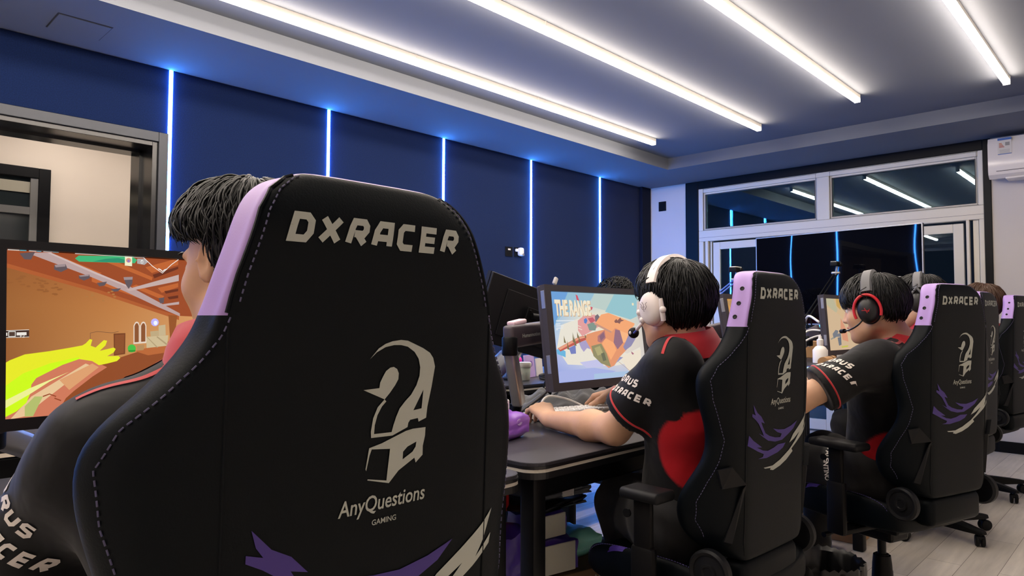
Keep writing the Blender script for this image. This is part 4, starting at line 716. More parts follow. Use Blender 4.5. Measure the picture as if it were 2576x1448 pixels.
def picture(w, h, grad, polys, texts=()):
    """flat lit picture, x right 0..w, y up 0..h, as one mesh; grad = rows of colours top to bottom"""
    vs = []; fs = []; cs = []
    ny = len(grad) - 1; nx = len(grad[0]) - 1; S = 6
    G = np.array([[lin(c) for c in r] for r in grad])
    NX, NY = nx * S, ny * S
    def gc(u, v):
        a = min(int(u * nx), nx - 1); b = min(int(v * ny), ny - 1); s = u * nx - a; t = v * ny - b
        return tuple((G[b][a] * (1 - s) + G[b][a + 1] * s) * (1 - t) + (G[b + 1][a] * (1 - s) + G[b + 1][a + 1] * s) * t)
    for j in range(NY + 1):
        for i in range(NX + 1): vs.append((w * i / NX, 0, h * (1 - j / NY))); cs.append(gc(i / NX, j / NY))
    for j in range(NY):
        for i in range(NX): a = j * (NX + 1) + i; fs.append((a, a + NX + 1, a + NX + 2, a + 1))
    lay = 0
    def put(v2, f2, c):
        nonlocal lay
        lay += 1; y = -.00004 * lay; b = len(vs)
        for p in v2: vs.append((p[0], y, p[1])); cs.append(c)
        for t in f2:
            A, B, C_ = [Vector((*v2[i], 0)) for i in t[:3]]
            if (B - A).cross(C_ - A).z < 0: t = tuple(t)[::-1]
            fs.append(tuple(i + b for i in t))
    for c, p in polys:
        p = clip_poly(p, w, h)
        if p: put(*poly2d([p]), lin(c))
    for (s, x, y, size, xs, col, bold) in texts:
        v, f = font_mesh2d(s, size, bold=bold, xs=xs, center=False); put([(a + x, b + y) for a, b in v], f, lin(col))
    me = bpy.data.meshes.new('picture'); me.from_pydata(vs, [], fs); me.materials.append(M_SCR)
    ca = me.color_attributes.new('Col', 'FLOAT_COLOR', 'POINT')
    for i, c in enumerate(cs): ca.data[i].color = (*c, 1)
    return me
M_BEZ = mat('charcoal monitor plastic', lin((60, 56, 62)), 0.5, spec=.35, bump=(500, .12, 2, .0006))
M_BEZD = mat('black monitor plastic', lin((13, 13, 17)), 0.45, spec=.3, bump=(500, .12, 2, .0006))
M_ALU = mat('brushed silver metal', lin((170, 168, 165)), 0.35, .8)
M_ARM = mat('graphite arm', lin((74, 66, 72)), 0.45, .2)
def monitor(label, P0, delta, tilt, w, h, pic, bez=.035, stand=False, plast=None, group=None):
    """P0: lower left corner of the lit area; x right, -y towards the viewer"""
    plast = plast or M_BEZ
    t = thing('monitor', label, 'monitor', (0, 0, 0), 0, group)
    t.matrix_world = T(P0) @ RZ(PI / 2 - math.radians(delta)) @ RX(-math.radians(tilt))
    b = MB(); bb = bez * .9
    o_ = [(-bez, -bb), (w + bez, -bb), (w + bez, h + bb * .75), (-bez, h + bb * .75)]; hole = [(0, 0), (w, 0), (w, h), (0, h)]
    MX = Matrix(((1, 0, 0, 0), (0, 0, -1, 0), (0, 1, 0, 0), (0, 0, 0, 1)))   # x,y -> x,z ; extrude -> -y
    b.prism(o_, -.012, .012, M=MX, holes=[hole]); b.build('bezel', plast, t)
    MB().span((-bez + .002, .012, -bb + .002), (w + bez - .002, .030, h + bb * .75 - .002), bev=.004).span((w * .18, .028, h * .12), (w * .82, .058 if pic is not None else .036, h * .85), bev=.003 if pic is None else .012).build('rear_shell', plast, t)
    obj('screen_panel', MB().span((0, .004, 0), (w, .010, h)).mesh('pn', M_BEZD), t)
    if pic is not None: obj('screen_picture', pic, t, T(0, .0035, 0))
    q = MB()
    for zz in (h * .22, h + bb * .75 - .05): q.span((-bez - .0015, -.009, zz - .04), (-bez + .001, .009, zz + .028), bev=.001)
    q.build('side_clip', M_ALU, t)
    m = MB().box((w / 2, .064, h * .5), (.11, .012, .11), bev=.003)
    for a in (-1, 1):
        for c_ in (-1, 1): m.lathe([(.005, 0), (.005, .004), (.003, .006)], 10, M=T(w / 2 + a * .04, .07, h * .5 + c_ * .04) @ RX(-PI / 2))
    m.build('mount_plate', M_BLACK, t)
    return t
g1 = [[(150, 88, 44), (170, 100, 52), (200, 130, 80), (226, 176, 124)], [(158, 100, 52), (190, 124, 68), (214, 152, 96), (232, 186, 132)], [(150, 92, 48), (196, 136, 80), (222, 168, 112), (236, 196, 144)], [(120, 70, 36), (170, 108, 60), (196, 130, 78), (220, 160, 110)]]
MON_G = 'monitors facing the near row of players'
monitor('big black monitor at left edge, showing an orange hall and a yellow arm', (3.20, .286, .983), 0, 7, .588, .332, picture(.588, .332, g1, PIC1, [('F2', .0245, .1565, .0085, 1, (240, 236, 230), .0)]), .026, plast=M_BEZD, group=MON_G)
g2 = [[(110, 155, 212), (150, 190, 215), (180, 206, 208), (168, 204, 206)], [(140, 185, 225), (222, 222, 206), (228, 218, 196), (196, 206, 200)], [(176, 200, 230), (238, 228, 206), (238, 222, 196), (214, 206, 196)], [(170, 180, 228), (206, 212, 226), (226, 216, 206), (214, 206, 200)], [(140, 156, 224), (158, 172, 226), (176, 190, 226), (180, 200, 222)]]
TH = [('THE RANGE', .031, .252, .079, .50, (206, 164, 120), .055), ('THE RANGE', .029, .254, .079, .50, (242, 230, 204), .045)]
M2 = monitor('dark grey monitor showing an orange floating island on pale blue', (3.18, 1.949, .942), 1, 7, .588, .342, picture(.588, .342, g2, PIC2, TH), .034, group=MON_G)
g3 = [[(206, 150, 70), (196, 170, 130), (190, 180, 160)], [(222, 160, 96), (226, 176, 126), (200, 180, 150)], [(226, 150, 82), (226, 160, 100), (216, 170, 120)]]
PIC3 = [[(185, 144, 92), [[.02, .33], [.12, .34], [.2, .2], [.14, .22]]], [(200, 191, 174), [[.1, .34], [.3, .34], [.3, .2], [.22, .19]]], [(138, 106, 74), [[.3, .1], [.4, .1], [.4, .2], [.3, .2]]]]
M3 = monitor('dark grey monitor half hidden behind the purple trimmed chair of the white headset player', (3.26, 3.215, .945), 0, 9, .588, .34, picture(.588, .34, g3, PIC3), .034, group=MON_G)
g4 = [[(196, 176, 138), (206, 180, 140), (206, 190, 150)], [(210, 180, 140), (214, 178, 140), (212, 184, 150)], [(206, 174, 138), (214, 180, 148), (206, 180, 150)]]
M4 = monitor('dark grey monitor with sandy picture, facing the player in red and black headset', (3.22, 4.60, .979), 3, 4, .588, .338, picture(.588, .338, g4, PIC4), .034, group=MON_G)
# back of a monitor on the opposite row, tilted on its arm
t = monitor('black monitor seen from behind, tilted, on the far desk row above the silver arm', (0, 0, 0), 0, 0, .56, .31, None, .012, plast=M_BEZD)
t.matrix_world = T(2.50, 2.51, 1.178) @ RZ(math.radians(-97)) @ RX(-math.radians(8)) @ RY(math.radians(-14)) @ T(-.28, 0, -.155)

# monitor arms
def arm(label, pts, base, plate=None):
    t = thing('monitor_stand', label, 'monitor stand', base, 0, 'jointed stands holding the monitors')
    L = [Vector(p) - Vector(base) for p in pts]
    b = MB(); b.lathe([(.05, 0), (.05, .012), (.024, .02), (.022, .05), (.024, .06)], 20); b.tube([(0, 0, .02), L[0]], .020, 14); b.build('base_post', M_BLACK, t, smooth=50)
    def beam(p, q, w_, h_, m, nm):
        d = (q - p); ln = d.length; d.normalize(); Mx = Matrix.Translation((p + q) / 2) @ d.to_track_quat('X', 'Z').to_matrix().to_4x4()
        return MB().box((0, 0, 0), (ln + .03, w_, h_), bev=.012, seg=3, M=Mx).build(nm, m, t, smooth=50)
    beam(L[0], L[1], .045, .052, M_ALU, 'lower_arm')
    j = MB(); j.lathe([(.001, -.035), (.027, -.035), (.03, -.03), (.03, .03), (.027, .035), (.001, .035)], 20, M=T(L[1]), caps=False); j.build('elbow_joint', M_BLACK, t, smooth=50)
    up = beam(L[1] + Vector((0, 0, .035)), L[2], .05, .085, M_ARM, 'upper_arm')
    if len(L) > 3: MB().tube([L[2], L[3]], .016, 12).build('head_link', M_BLACK, t, smooth=50)
    return t, L
ta, L = arm('silver and graphite monitor stand with small lettering, behind the tissue pack', [(2.99, 1.945, .86), (3.02, 1.865, 1.075), (2.98, 2.22, 1.135), (3.08, 2.25, 1.12)], (2.95, 1.97, .7856))
d = (L[2] - L[1] - Vector((0, 0, .035))).normalized(); side = Vector((1, 0, 0)); side = (side - d * side.dot(d)).normalized(); upv = side.cross(d)
v, f = font_mesh2d('Humanmotion', .020, bold=.02); Mx = Matrix((( d.x, upv.x, side.x, 0), (d.y, upv.y, side.y, 0), (d.z, upv.z, side.z, 0), (0, 0, 0, 1)))
flat(v, f, T((L[1] + Vector((0, 0, .035)) + L[2]) / 2 + side * .0258 - d * .075) @ Mx).build('arm_lettering', M_PRINT, ta)
arm('silver jointed monitor stand below the left edge monitor', [(2.86, .42, .86), (2.98, .30, .93), (3.10, .50, 1.05), (3.12, .58, 1.12)], (2.82, .46, .7706))
arm('jointed monitor stand behind the half hidden monitor', [(2.94, 3.48, 1.0), (3.0, 3.36, 1.06), (3.05, 3.5, 1.12), (3.16, 3.51, 1.12)], (2.94, 3.48, .8956))
arm('jointed monitor stand under the sandy picture monitor', [(2.93, 4.86, .98), (2.98, 4.9, 1.03), (3.05, 4.9, 1.1), (3.13, 4.9, 1.14)], (2.93, 4.86, .9006))
arm('jointed monitor stand carrying the tilted monitor on the far row', [(2.30, 2.62, .95), (2.36, 2.64, 1.05), (2.63, 2.60, 1.17), (2.585, 2.47, 1.19)], (2.28, 2.64, .8536))

# ================================================================== DESKS
M_DTOP = mat('dark desk laminate', lin((44, 43, 49)), 0.42, spec=.35, noise=(3, .06), bump=(260, .08, 2, .0006))
M_DEDGE = mat('black desk edge', lin((14, 14, 17)), .4)
M_BAND = mat('pale edge band', lin((190, 184, 172)), .5)
def rrect(x0, y0, x1, y1, r, n=8, corners=(1, 1, 1, 1)):
    P = []
    for k, (cx, cy, a) in enumerate(((x1 - r, y1 - r, 0), (x0 + r, y1 - r, 90), (x0 + r, y0 + r, 180), (x1 - r, y0 + r, 270))):
        if corners[k]:
            for i in range(n + 1): w_ = math.radians(a + 90 * i / n); P.append((cx + r * math.cos(w_), cy + r * math.sin(w_)))
        else: P.append(((x1, y1), (x0, y1), (x0, y0), (x1, y0))[k])
    return P
def desk(label, x0, x1, y0, y1, z, group, front=1):
    t = thing('desk', label, 'desk', ((x0 + x1) / 2, (y0 + y1) / 2, 0), 0, group)
    a, b = (x1 - x0) / 2, (y1 - y0) / 2
    MB().prism(rrect(-a, -b, a, b, .055), z - .010, z).prism(rrect(-a + .003, -b + .003, a - .003, b - .003, .052), z, z + .0006).build('desktop', [M_DTOP], t)
    MB().prism(rrect(-a - .002, -b - .002, a + .002, b + .002, .057), z - .017, z - .0085).build('edge_lip', M_DEDGE, t)
    MB().prism(rrect(-a - .001, -b - .001, a + .001, b + .001, .056), z - .026, z - .017).build('edge_band', M_BAND, t)
    MB().prism(rrect(-a - .002, -b - .002, a + .002, b + .002, .057), z - .044, z - .026).build('under_lip', M_DEDGE, t)
    for s in (-1, 1):
        yy = s * (b - .062)
        for q in (-1, 1):
            xx = q * (a - .062); MB().span((xx - .027, yy - .027, 0), (xx + .027, yy + .027, z - .044), bev=.008).build('leg', M_BLACK, t, smooth=40)
        MB().span((-a + .085, yy - .02, .14), (a - .085, yy + .02, .19), bev=.005).build('stretcher', M_BLACK, t)
        MB().span((-a + .085, yy - .02, z - .11), (a - .085, yy + .02, z - .044), bev=.005).build('side_rail', M_BLACK, t)
    MB().span((front * (a - .09) - .02, -b + .09, z - .12), (front * (a - .09) + .02, b - .09, z - .044), bev=.006).build('crossbar', M_BLACK, t)
    MB().span((-front * a * .95 - .01, -b + .12, z - .30), (-front * a * .95 + .01, b - .12, z - .06), bev=.004).build('modesty_panel', M_BLACKM, t)
    return t
GN = 'near row of dark desks'; GO = 'far row of raised desks'
for (y0, y1, z, xf, lab) in ((.15, 1.36, .77, 3.57, 'dark desk in the foreground, mostly hidden behind the largest chair'), (1.394, 2.63, .785, 3.57, 'dark desk with pale edge strip where the white headset player rests an arm'), (2.68, 3.88, .895, 3.69, 'dark raised desk of the red and black headset player'), (4.12, 5.14, .90, 3.70, 'dark raised desk under the sandy picture monitor'), (5.17, 6.0, .90, 3.66, 'dark raised desk nearest the window in the near row')):
    desk(lab, xf - .90, xf, y0, y1, z, GN)
for (y0, y1, lab) in ((-.1, 1.15, 'far row raised desk behind the left edge monitor'), (1.165, 2.39, 'far row raised desk opposite the tissue pack'), (2.405, 3.63, 'far row raised desk holding the lidded white jar and purple cards'), (3.645, 4.87, 'far row raised desk opposite the half hidden monitor'), (4.885, 5.95, 'far row raised desk nearest the window')):
    desk(lab, 1.72, 2.52, y0, y1, .853, GO, -1)
# ================================================================== TELEVISION, CAMERAS, CLUTTER
t = thing('television', 'large black television in front of the glass doors, reflecting blue strips', 'television')
t.matrix_world = T(2.67, 6.30, 1.13) @ RZ(math.radians(-6.0))
Wt, Ht = 1.455, .825
MB().span((-Wt / 2, .0, 0), (Wt / 2, .03, Ht), bev=.004).span((-.5, .028, .08), (.5, .06, .6), bev=.01).build('housing', M_BEZD, t)
def tvglass():
    m, nt, b = nodes_mat('black glossy screen'); N = nt.nodes.new; L = nt.links.new
    b.inputs['Base Color'].default_value = (.0015, .0017, .003, 1); b.inputs['Roughness'].default_value = .02; b.inputs['IOR'].default_value = 1.36
    tc = N('ShaderNodeTexCoord'); n = N('ShaderNodeTexNoise'); n.inputs['Scale'].default_value = 2.2; n.inputs['Detail'].default_value = 0; L(tc.outputs['Object'], n.inputs['Vector'])
    bp = N('ShaderNodeBump'); bp.inputs['Strength'].default_value = .25; bp.inputs['Distance'].default_value = .012; L(n.outputs['Fac'], bp.inputs['Height']); L(bp.outputs['Normal'], b.inputs['Normal']); return m
MB().span((-Wt / 2 + .008, -.0015, .012), (Wt / 2 - .008, .0, Ht - .008)).build('screen', tvglass(), t)
fr = MB()
for a, b in (((-Wt / 2, -.004, 0), (-Wt / 2 + .008, .002, Ht)), ((Wt / 2 - .008, -.004, 0), (Wt / 2, .002, Ht)), ((-Wt / 2, -.004, 0), (Wt / 2, .002, .012)), ((-Wt / 2, -.004, Ht - .008), (Wt / 2, .002, Ht))): fr.span(a, b)
fr.build('bezel', M_ALU, t)
st = MB(); st.span((-.35, .05, -1.13), (-.3, .1, .3), bev=.005).span((.3, .05, -1.13), (.35, .1, .3), bev=.005).span((-.4, -.16, -1.13), (-.25, .45, -1.09), bev=.005).span((.25, -.16, -1.13), (.4, .45, -1.09), bev=.005).span((-.3, .06, -.3), (.3, .09, -.24), bev=.004)
st.build('stand', M_BLACK, t)

M_BLUEP = mat('blue plastic', lin((40, 84, 190)), .4)
M_WPL = MATS['white plastic']
def cam_arm(label, base, knee, head, blue):
    b0 = Vector(base); t = thing('webcam_stand', label, 'camera stand', base, 0, 'small cameras on jointed rods'); k = Vector(knee) - b0; h = Vector(head) - b0
    MB().lathe([(.028, 0), (.028, .02), (.016, .03), (.014, .07)], 16).build('clamp', M_BLACK, t, smooth=40)
    m = blue and M_BLUEP or M_BLACK
    for off in (-.016, .016):
        MB().tube([Vector((off, 0, .05)), k + Vector((off, 0, 0))], .006, 8).build('lower_rod', M_BLACK, t, smooth=60)
        MB().tube([k + Vector((off, 0, 0)), h + Vector((off, 0, -.09))], .006, 8).build('upper_rod', m, t, smooth=60)
    MB().box(k, (.05, .03, .04), bev=.01).build('elbow', M_BLACK, t)
    MB().tube([h + Vector((0, 0, -.10)), h + Vector((.01, 0, -.03))], [.010, .010], 10).box(h + Vector((.0, 0, -.085)), (.07, .025, .02), bev=.006).build('ball_mount', M_ALU, t, smooth=50)
    MB().box(h + Vector((0, 0, -.012)), (.06, .11, .036), bev=.008).build('camera_body', M_BLACKM, t)
    MB().box(h + Vector((0, 0, .008)), (.05, .10, .006), bev=.002).build('camera_top', M_WPL if blue else M_ALU, t)
    MB().lathe([(.016, 0), (.016, .012), (.012, .014)], 16, M=T(h + Vector((.03, .02, -.014))) @ RY(PI / 2)).build('lens', M_BLACK, t, smooth=40)
cam_arm('small camera on a blue rodded arm, rising behind the half hidden monitor', (2.42, 4.70, .8536), (2.36, 4.45, 1.22), (2.46, 4.88, 1.56), True)
cam_arm('small camera on a black rodded arm in front of the big television', (2.83, 5.45, .9006), (2.78, 5.42, 1.2), (2.78, 6.06, 1.655), False)
cam_arm('small dark camera on an arm peeking above the black haired players', (2.86, 6.2, .9006), (3.1, 6.0, 1.2), (3.30, 5.9, 1.5), False)

# --- on the white headset player's desk
ZD = .7856
t = thing('tissue_pack', 'purple plastic tissue pack at the desk corner beside the foreground chair', 'tissue pack', (3.215, 1.635, ZD), .25)
def pillow(c, d, m, nm, par, puff=.3, rough=.12, seed=1, mi=None):
    bm = bmesh.new(); bmesh.ops.create_cube(bm, size=1); bmesh.ops.subdivide_edges(bm, edges=bm.edges[:], cuts=7, use_grid_fill=True); r_ = random.Random(seed)
    ph = [r_.uniform(0, 6) for _ in range(6)]
    for v in bm.verts:
        x, y, z = v.co; w_ = max(abs(x), abs(y), abs(z)) ; e = (1 - (2 * x) ** 4) * (1 - (2 * y) ** 4)
        x2 = x * (1 - .10 * (1 - e) * 0); z2 = z * (1 - puff * (1 - max(0, e)) ** 2)
        n_ = rough * .1 * (math.sin(x * 9 + ph[0] + y * 5) + math.sin(y * 11 + ph[1] - z * 7) + .7 * math.sin(x * 19 + z * 13 + ph[2]))
        v.co = Vector(((x + n_ * .25) * d[0], (y + n_ * .25) * d[1], (z2 + n_ * (z > -.49)) * d[2] + d[2] / 2))
    mb = MB(); mb.bm(bm, T(c)); return mb.build(nm, m, par, smooth=60)
M_PUR2 = mat('glossy purple film', lin((150, 92, 206)), .28, spec=.6); M_PURD = mat('deep purple film', lin((78, 52, 160)), .3, spec=.6)
M_TIS = mat('tissue paper', lin((232, 226, 222)), .8)
pillow((0, 0, 0), (.11, .15, .085), M_PUR2, 'wrapper', t, .35, .35, 3)
pillow((0, -.01, .079), (.012, .075, .045), M_TIS, 'tissue', t, .1, .3, 5)
MB().lathe([(.0, 0), (.018, .0), (.018, .001)], 20, M=T(.0545, .01, .055) @ RY(PI / 2) @ Matrix.Diagonal((.6, 1, 1, 1))).build('printed_flower', mat('lilac print', lin((206, 180, 240)), .4), t)
# keyboards
M_KEYW = mat('white keycaps', lin((225, 222, 216)), .45); M_KEYB = mat('black keycaps', lin((24, 24, 28)), .5)
def keyboard(label, loc, rz, mk, mc, w=.36, d=.125):
    t = thing('keyboard', label, 'keyboard', loc, rz)
    MB().box((0, 0, .012), (w, d, .018), bev=.004).build('case', mc, t)
    k = MB(); nc = 15; p = (w - .012) / nc
    for r_ in range(5):
        for c_ in range(nc):
            if r_ == 4 and 3 < c_ < 9:
                if c_ == 4: k.box((-w / 2 + .006 + p * 6.5, -d / 2 + .016 + 0 * .022, .026), (p * 5 - .003, .017, .011), bev=.003, seg=1)
                continue
            k.box((-w / 2 + .006 + p * (c_ + .5), d / 2 - .018 - r_ * .0225, .026 + .0015 * abs(r_ - 2)), (p - .003, .0185, .011), bev=.003, seg=1)
    k.build('keycaps', mk, t); return t
keyboard('white keyboard under the left arm of the white headset player', (3.06, 2.19, ZD), PI / 2 - .30, M_KEYW, M_WPL, .40)
t = thing('keyboard_cable', 'white looping cable behind the white keyboard', 'cable', (2.98, 2.1, ZD)); MB().tube(bez([(.05, .22, .02), (.0, .16, .055), (-.02, .06, .075), (.0, -.01, .05), (.05, -.03, .022)], 10), .0045, 8).build('cord', M_WPL, t, smooth=180)
# crumpled grey cloth mat
def cloth(c, d, m, nm, par, seed):
    mb = MB(); r_ = random.Random(seed); ph = [r_.uniform(0, 6) for _ in range(8)]; NX, NY = 26, 40
    top = []; 
    for i in range(NX + 1):
        for j in range(NY + 1):
            x = i / NX - .5; y = j / NY - .5; e = max(0, (1 - (2 * x) ** 6)) * max(0, (1 - (2 * y) ** 6))
            z = d[2] * (.12 + e * (.62 + .14 * math.sin(x * 14 + ph[0] + 3 * math.sin(y * 9 + ph[1])) + .12 * math.sin(y * 23 + ph[2] + x * 12) + .08 * math.sin(x * 31 - y * 17 + ph[3])))
            top.append((x * d[0], y * d[1], z))
    fs = [];  n = len(top); q = NY + 1
    for i in range(NX):
        for j in range(NY): a = i * q + j; fs.append((a, a + q, a + q + 1, a + 1)); fs.append((a + n, a + n + 1, a + n + q + 1, a + n + q))
    vs = top + [(x, y, 0) for x, y, z in top]
    for i in range(NX): 
        for j in (0, NY): a = i * q + j; f_ = (a, a + n, a + q + n, a + q); fs.append(f_ if j == 0 else f_[::-1])
    for j in range(NY):
        for i in (0, NX): a = i * q + j; f_ = (a, a + 1, a + 1 + n, a + n); fs.append(f_ if i == 0 else f_[::-1])
    mb.add(vs, fs, 0, T(c)); return mb.build(nm, m, par, smooth=70)
t = thing('cloth_bundle', 'crumpled dark grey cloth lying behind the white keyboard', 'cloth', (2.84, 2.42, ZD), .1); cloth((0, 0, 0), (.24, .62, .085), mat('dark grey cloth', lin((78, 80, 84)), .9, sheen=.3, bump=(300, .4, 3, .001)), 'folds', t, 4)
t = thing('mouse', 'white mouse held in the far hand of the white headset player', 'mouse', (3.07, 2.52, ZD)); pillow((0, 0, 0), (.12, .062, .038), M_WPL, 'shell', t, .6, 0, 1)
# cables in the gap under the monitor
def cord(label, pts, r, m): 
    t = thing('cable', label, 'cable', pts[0], 0, 'cables hanging between the desk rows'); MB().tube([p - Vector(pts[0]) for p in bez(pts, 10)], r, 8).build('cord', m, t, smooth=180)
M_CBL = mat('dark rubber cable', lin((40, 40, 44)), .5); M_CBG = mat('grey cable', lin((120, 120, 122)), .5)
cord('thick grey cable slanting from the silver arm towards the monitor', [(2.93, 2.0, .80), (2.9, 2.15, .84), (2.9, 2.35, .93), (3.05, 2.4, .99)], .007, M_CBL)
cord('second slanting grey cable below the thick one', [(2.96, 1.98, .792), (2.92, 2.12, .815), (2.88, 2.3, .86), (2.85, 2.5, .93)], .006, M_CBG)
cord('thin grey cable arching under the right part of the monitor', [(2.70, 2.48, .79), (2.66, 2.56, .87), (2.72, 2.66, .92), (2.9, 2.6, .96)], .004, M_CBG)
cord('thin dark cable dropping below the monitor centre', [(3.06, 2.25, 1.0), (2.85, 2.3, .93), (2.72, 2.4, .86), (2.68, 2.45, .79)], .005, M_CBL)
cord('second thin dark cable dropping below the monitor centre', [(3.06, 2.29, 1.0), (2.82, 2.36, .92), (2.7, 2.5, .84), (2.68, 2.55, .79)], .004, M_CBL)
# metal cable tray hung between the rows
t = thing('cable_tray', 'black cable tray with metal clips between the desk rows', 'cable tray', (2.465, 2.5, .689))
MB().span((-.05, -1.0, 0), (.05, 1.2, .008)).span((-.05, -1.0, 0), (-.044, 1.2, .12)).span((.044, -1.0, 0), (.05, 1.2, .06)).build('trough', M_BLACK, t)
for yy in (-.1, .25, .6): MB().span((.046, yy, .06), (.056, yy + .05, .115), bev=.004).build('clip', M_ALU, t)

# --- far desk clutter
ZF = .8536
t = thing('jar', 'frosted white lidded plastic jar on the far desk', 'jar', (2.33, 2.68, ZF))
M_FRO = mat('frosted plastic', lin((214, 222, 206)), .45, spec=.5, sss=.2)
MB().lathe([(.035, 0), (.038, .004), (.042, .075), (.04, .078)], 28).build('body', M_FRO, t, smooth=40); MB().lathe([(.045, .070), (.046, .074), (.046, .09), (.043, .094), (0.001, .0945)], 28, caps=False).build('lid', mat('jar lid', lin((226, 224, 212)), .5), t, smooth=40)
t = thing('card', 'lilac printed card standing behind the jar', 'card', (2.25, 2.83, ZF), .25); MB().box((0, 0, .062), (.012, .105, .124), bev=.002, M=RY(-.12)).build('sheet', mat('lilac card', lin((198, 170, 226)), .5), t)
q = MB(); q.lathe([(.016, 0), (.016, .0008)], 20, M=RY(-.12) @ T(.0062, .01, .075) @ RY(PI / 2))
for j in range(5): q.box((.0064, -.025, .05 - .007 * j), (.0006, .03 - .003 * j, .003), M=RY(-.12))
q.build('print', mat('violet ink', lin((130, 96, 180)), .5), t)
t = thing('card', 'white card leaning beside the lilac one', 'card', (2.22, 2.94, ZF), .25); MB().box((0, 0, .05), (.008, .075, .1), bev=.002, M=RY(-.1)).build('sheet', mat('white card', lin((230, 226, 220)), .5), t)
t = thing('card_box', 'blue and pink carton edge above the white card', 'box', (2.15, 2.98, ZF), .3); MB().box((0, 0, .065), (.02, .13, .13), bev=.002).build('carton', mat('blue carton', lin((70, 110, 190)), .5), t); MB().box((0.0005, .03, .12), (.0212, .05, .012)).build('band', mat('pink carton', lin((210, 80, 120)), .5), t)
t = thing('pompom', 'bright pink ball behind the lilac card', 'ball', (2.17, 2.80, ZF)); MB().sphere((0, 0, .09), .032, 20).tube([(0, 0, 0), (0, 0, .06)], .02, 12).build('ball', mat('hot pink', lin((226, 60, 150)), .5), t, smooth=60)
t = thing('cable_coil', 'coiled black cable lying right of the jar', 'cable', (2.40, 2.80, ZF))
cc = MB()
for j in range(4): cc.tube([(math.cos(a) * (.04 + .003 * j), math.sin(a) * (.045 - .002 * j), .006 + .006 * j + .003 * math.sin(a * 2 + j)) for a in np.linspace(0, 2 * PI, 28, endpoint=False)], .0045, 6, close=True)
cc.build('loops', M_CBL, t, smooth=180)
t = thing('paper_pile', 'crumpled white wrapper in front of the cards', 'paper', (2.42, 2.90, ZF), .3); pillow((0, 0, 0), (.08, .14, .03), M_TIS, 'sheets', t, .5, .9, 8)
t = thing('flask', 'rounded dark cylinder leaning behind the silver arm on the far desk', 'bottle', (2.12, 2.70, ZF), .2); MB().lathe([(.04, 0), (.055, .01), (.055, .16), (.04, .18), (.001, .182)], 24, caps=False, M=T(0, 0, .055) @ RX(-1.1) @ T(0, 0, -.06)).build('shell', mat('slate plastic', lin((58, 62, 76)), .4), t, smooth=40)
t = thing('sachet', 'pink and white sachet lying on the graphite arm lettered in white', 'sachet', (3.0, 1.925, 1.164), .1); MB().box((0, 0, 0), (.04, .08, .018), bev=.006, M=RX(.15)).build('wrapper', mat('pale pink film', lin((222, 190, 200)), .4), t)

# --- boxes under the desk
t = thing('cardboard_box', 'brown printed cardboard box under the desk, its top edge lettered in white', 'box', (3.16, 1.87, 0), -.22)
M_CARD = mat('brown cardboard', lin((120, 92, 62)), .8, bump=(120, .15, 2, .001), noise=(8, .06)); M_CARDL = mat('tan cardboard', lin((168, 128, 84)), .8, bump=(120, .15, 2, .001), noise=(8, .06))
MB().span((-.18, -.26, 0), (.14, .26, .305), bev=.003).build('carton', M_CARD, t)
q = MB(); q.span((.1395, -.26, .0), (.1415, .26, .012)).span((.1395, .225, 0), (.1415, .26, .305)).span((.1395, -.26, .24), (.1415, .225, .2415)); q.build('seam', mat('gold print', lin((150, 120, 80)), .6), t)
MFX = Matrix(((0, 0, 1, .1418), (1, 0, 0, 0), (0, 1, 0, 0), (0, 0, 0, 1)))
v, f = font_mesh2d('VALORANT', .040, bold=.012, xs=.9); q = flat(v, f, MFX @ T(.115, .268, 0))
for pl in ([(-.035, .285), (-.018, .285), (.008, .252), (-.009, .252)], [(.0, .271), (.012, .285), (.012, .272), (.004, .262)]): v, f = poly2d([[(a - .01, b) for a, b in pl]]); flat(v, f, MFX, mb=q)
v, f = font_mesh2d('70', .05, bold=.01, xs=.9); flat(v, f, MFX @ T(-.20, .26, 0), mb=q)
q.build('lettering', M_PRINT, t)
q = MB().span((.1412, .02, .03), (.1425, .20, .22)); q.build('dark_panel', mat('dark print panel', lin((50, 42, 40)), .5), t)
ZB = .3055
def pack(label, loc, d, rz, m, face=None, fm=None, seed=1, nm='tissue_pack', puff=.15):
    t = thing(nm, label, 'tissue pack' if nm == 'tissue_pack' else 'bag', loc, rz); pillow((0, 0, 0), d, m, 'wrapper', t, puff, .35, seed)
    if face: MB().box((d[0] / 2 + .0015, 0, d[2] * .5), (.006, d[1] * face[0], d[2] * face[1]), bev=.004).build('end_face', fm, t)
    return t
M_CREAM = mat('cream paper', lin((206, 204, 190)), .8, bump=(60, .3, 2, .004))
pack('purple tissue pack with a cream end, on the brown box under the desk', (3.20, 1.855, ZB), (.16, .175, .11), -.2, M_PURD, (.86, .9), M_CREAM, 2)
pack('mint green soft pack on the brown box, right of the purple pack', (3.16, 2.045, ZB), (.17, .18, .09), -.1, mat('mint film', lin((120, 196, 184)), .35), None, None, 6, puff=.5)
pack('cream ended tissue stack on the purple tissue pack', (3.17, 1.85, ZB + .113), (.15, .15, .085), -.12, M_PURD, (.9, .92), M_CREAM, 9)
pack('purple bag left of the desk leg, on the brown box', (3.16, 1.67, ZB), (.2, .12, .19), -.1, M_PURD, None, None, 12, 'bag', .3)
M_CLR = mat('clear grey film', lin((96, 98, 104)), .18, spec=.7); M_BAGK = mat('black bag film', lin((10, 10, 12)), .34, spec=.4)
t = thing('food_tray', 'clear plastic tray with a white sticker on the tissue stack', 'tray', (3.20, 1.89, ZB + .244), -.2); pillow((0, 0, 0), (.15, .24, .045), M_CLR, 'tray', t, .5, .5, 14); MB().box((.074, .02, .026), (.005, .05, .03), M=None).build('sticker', M_TIS, t)
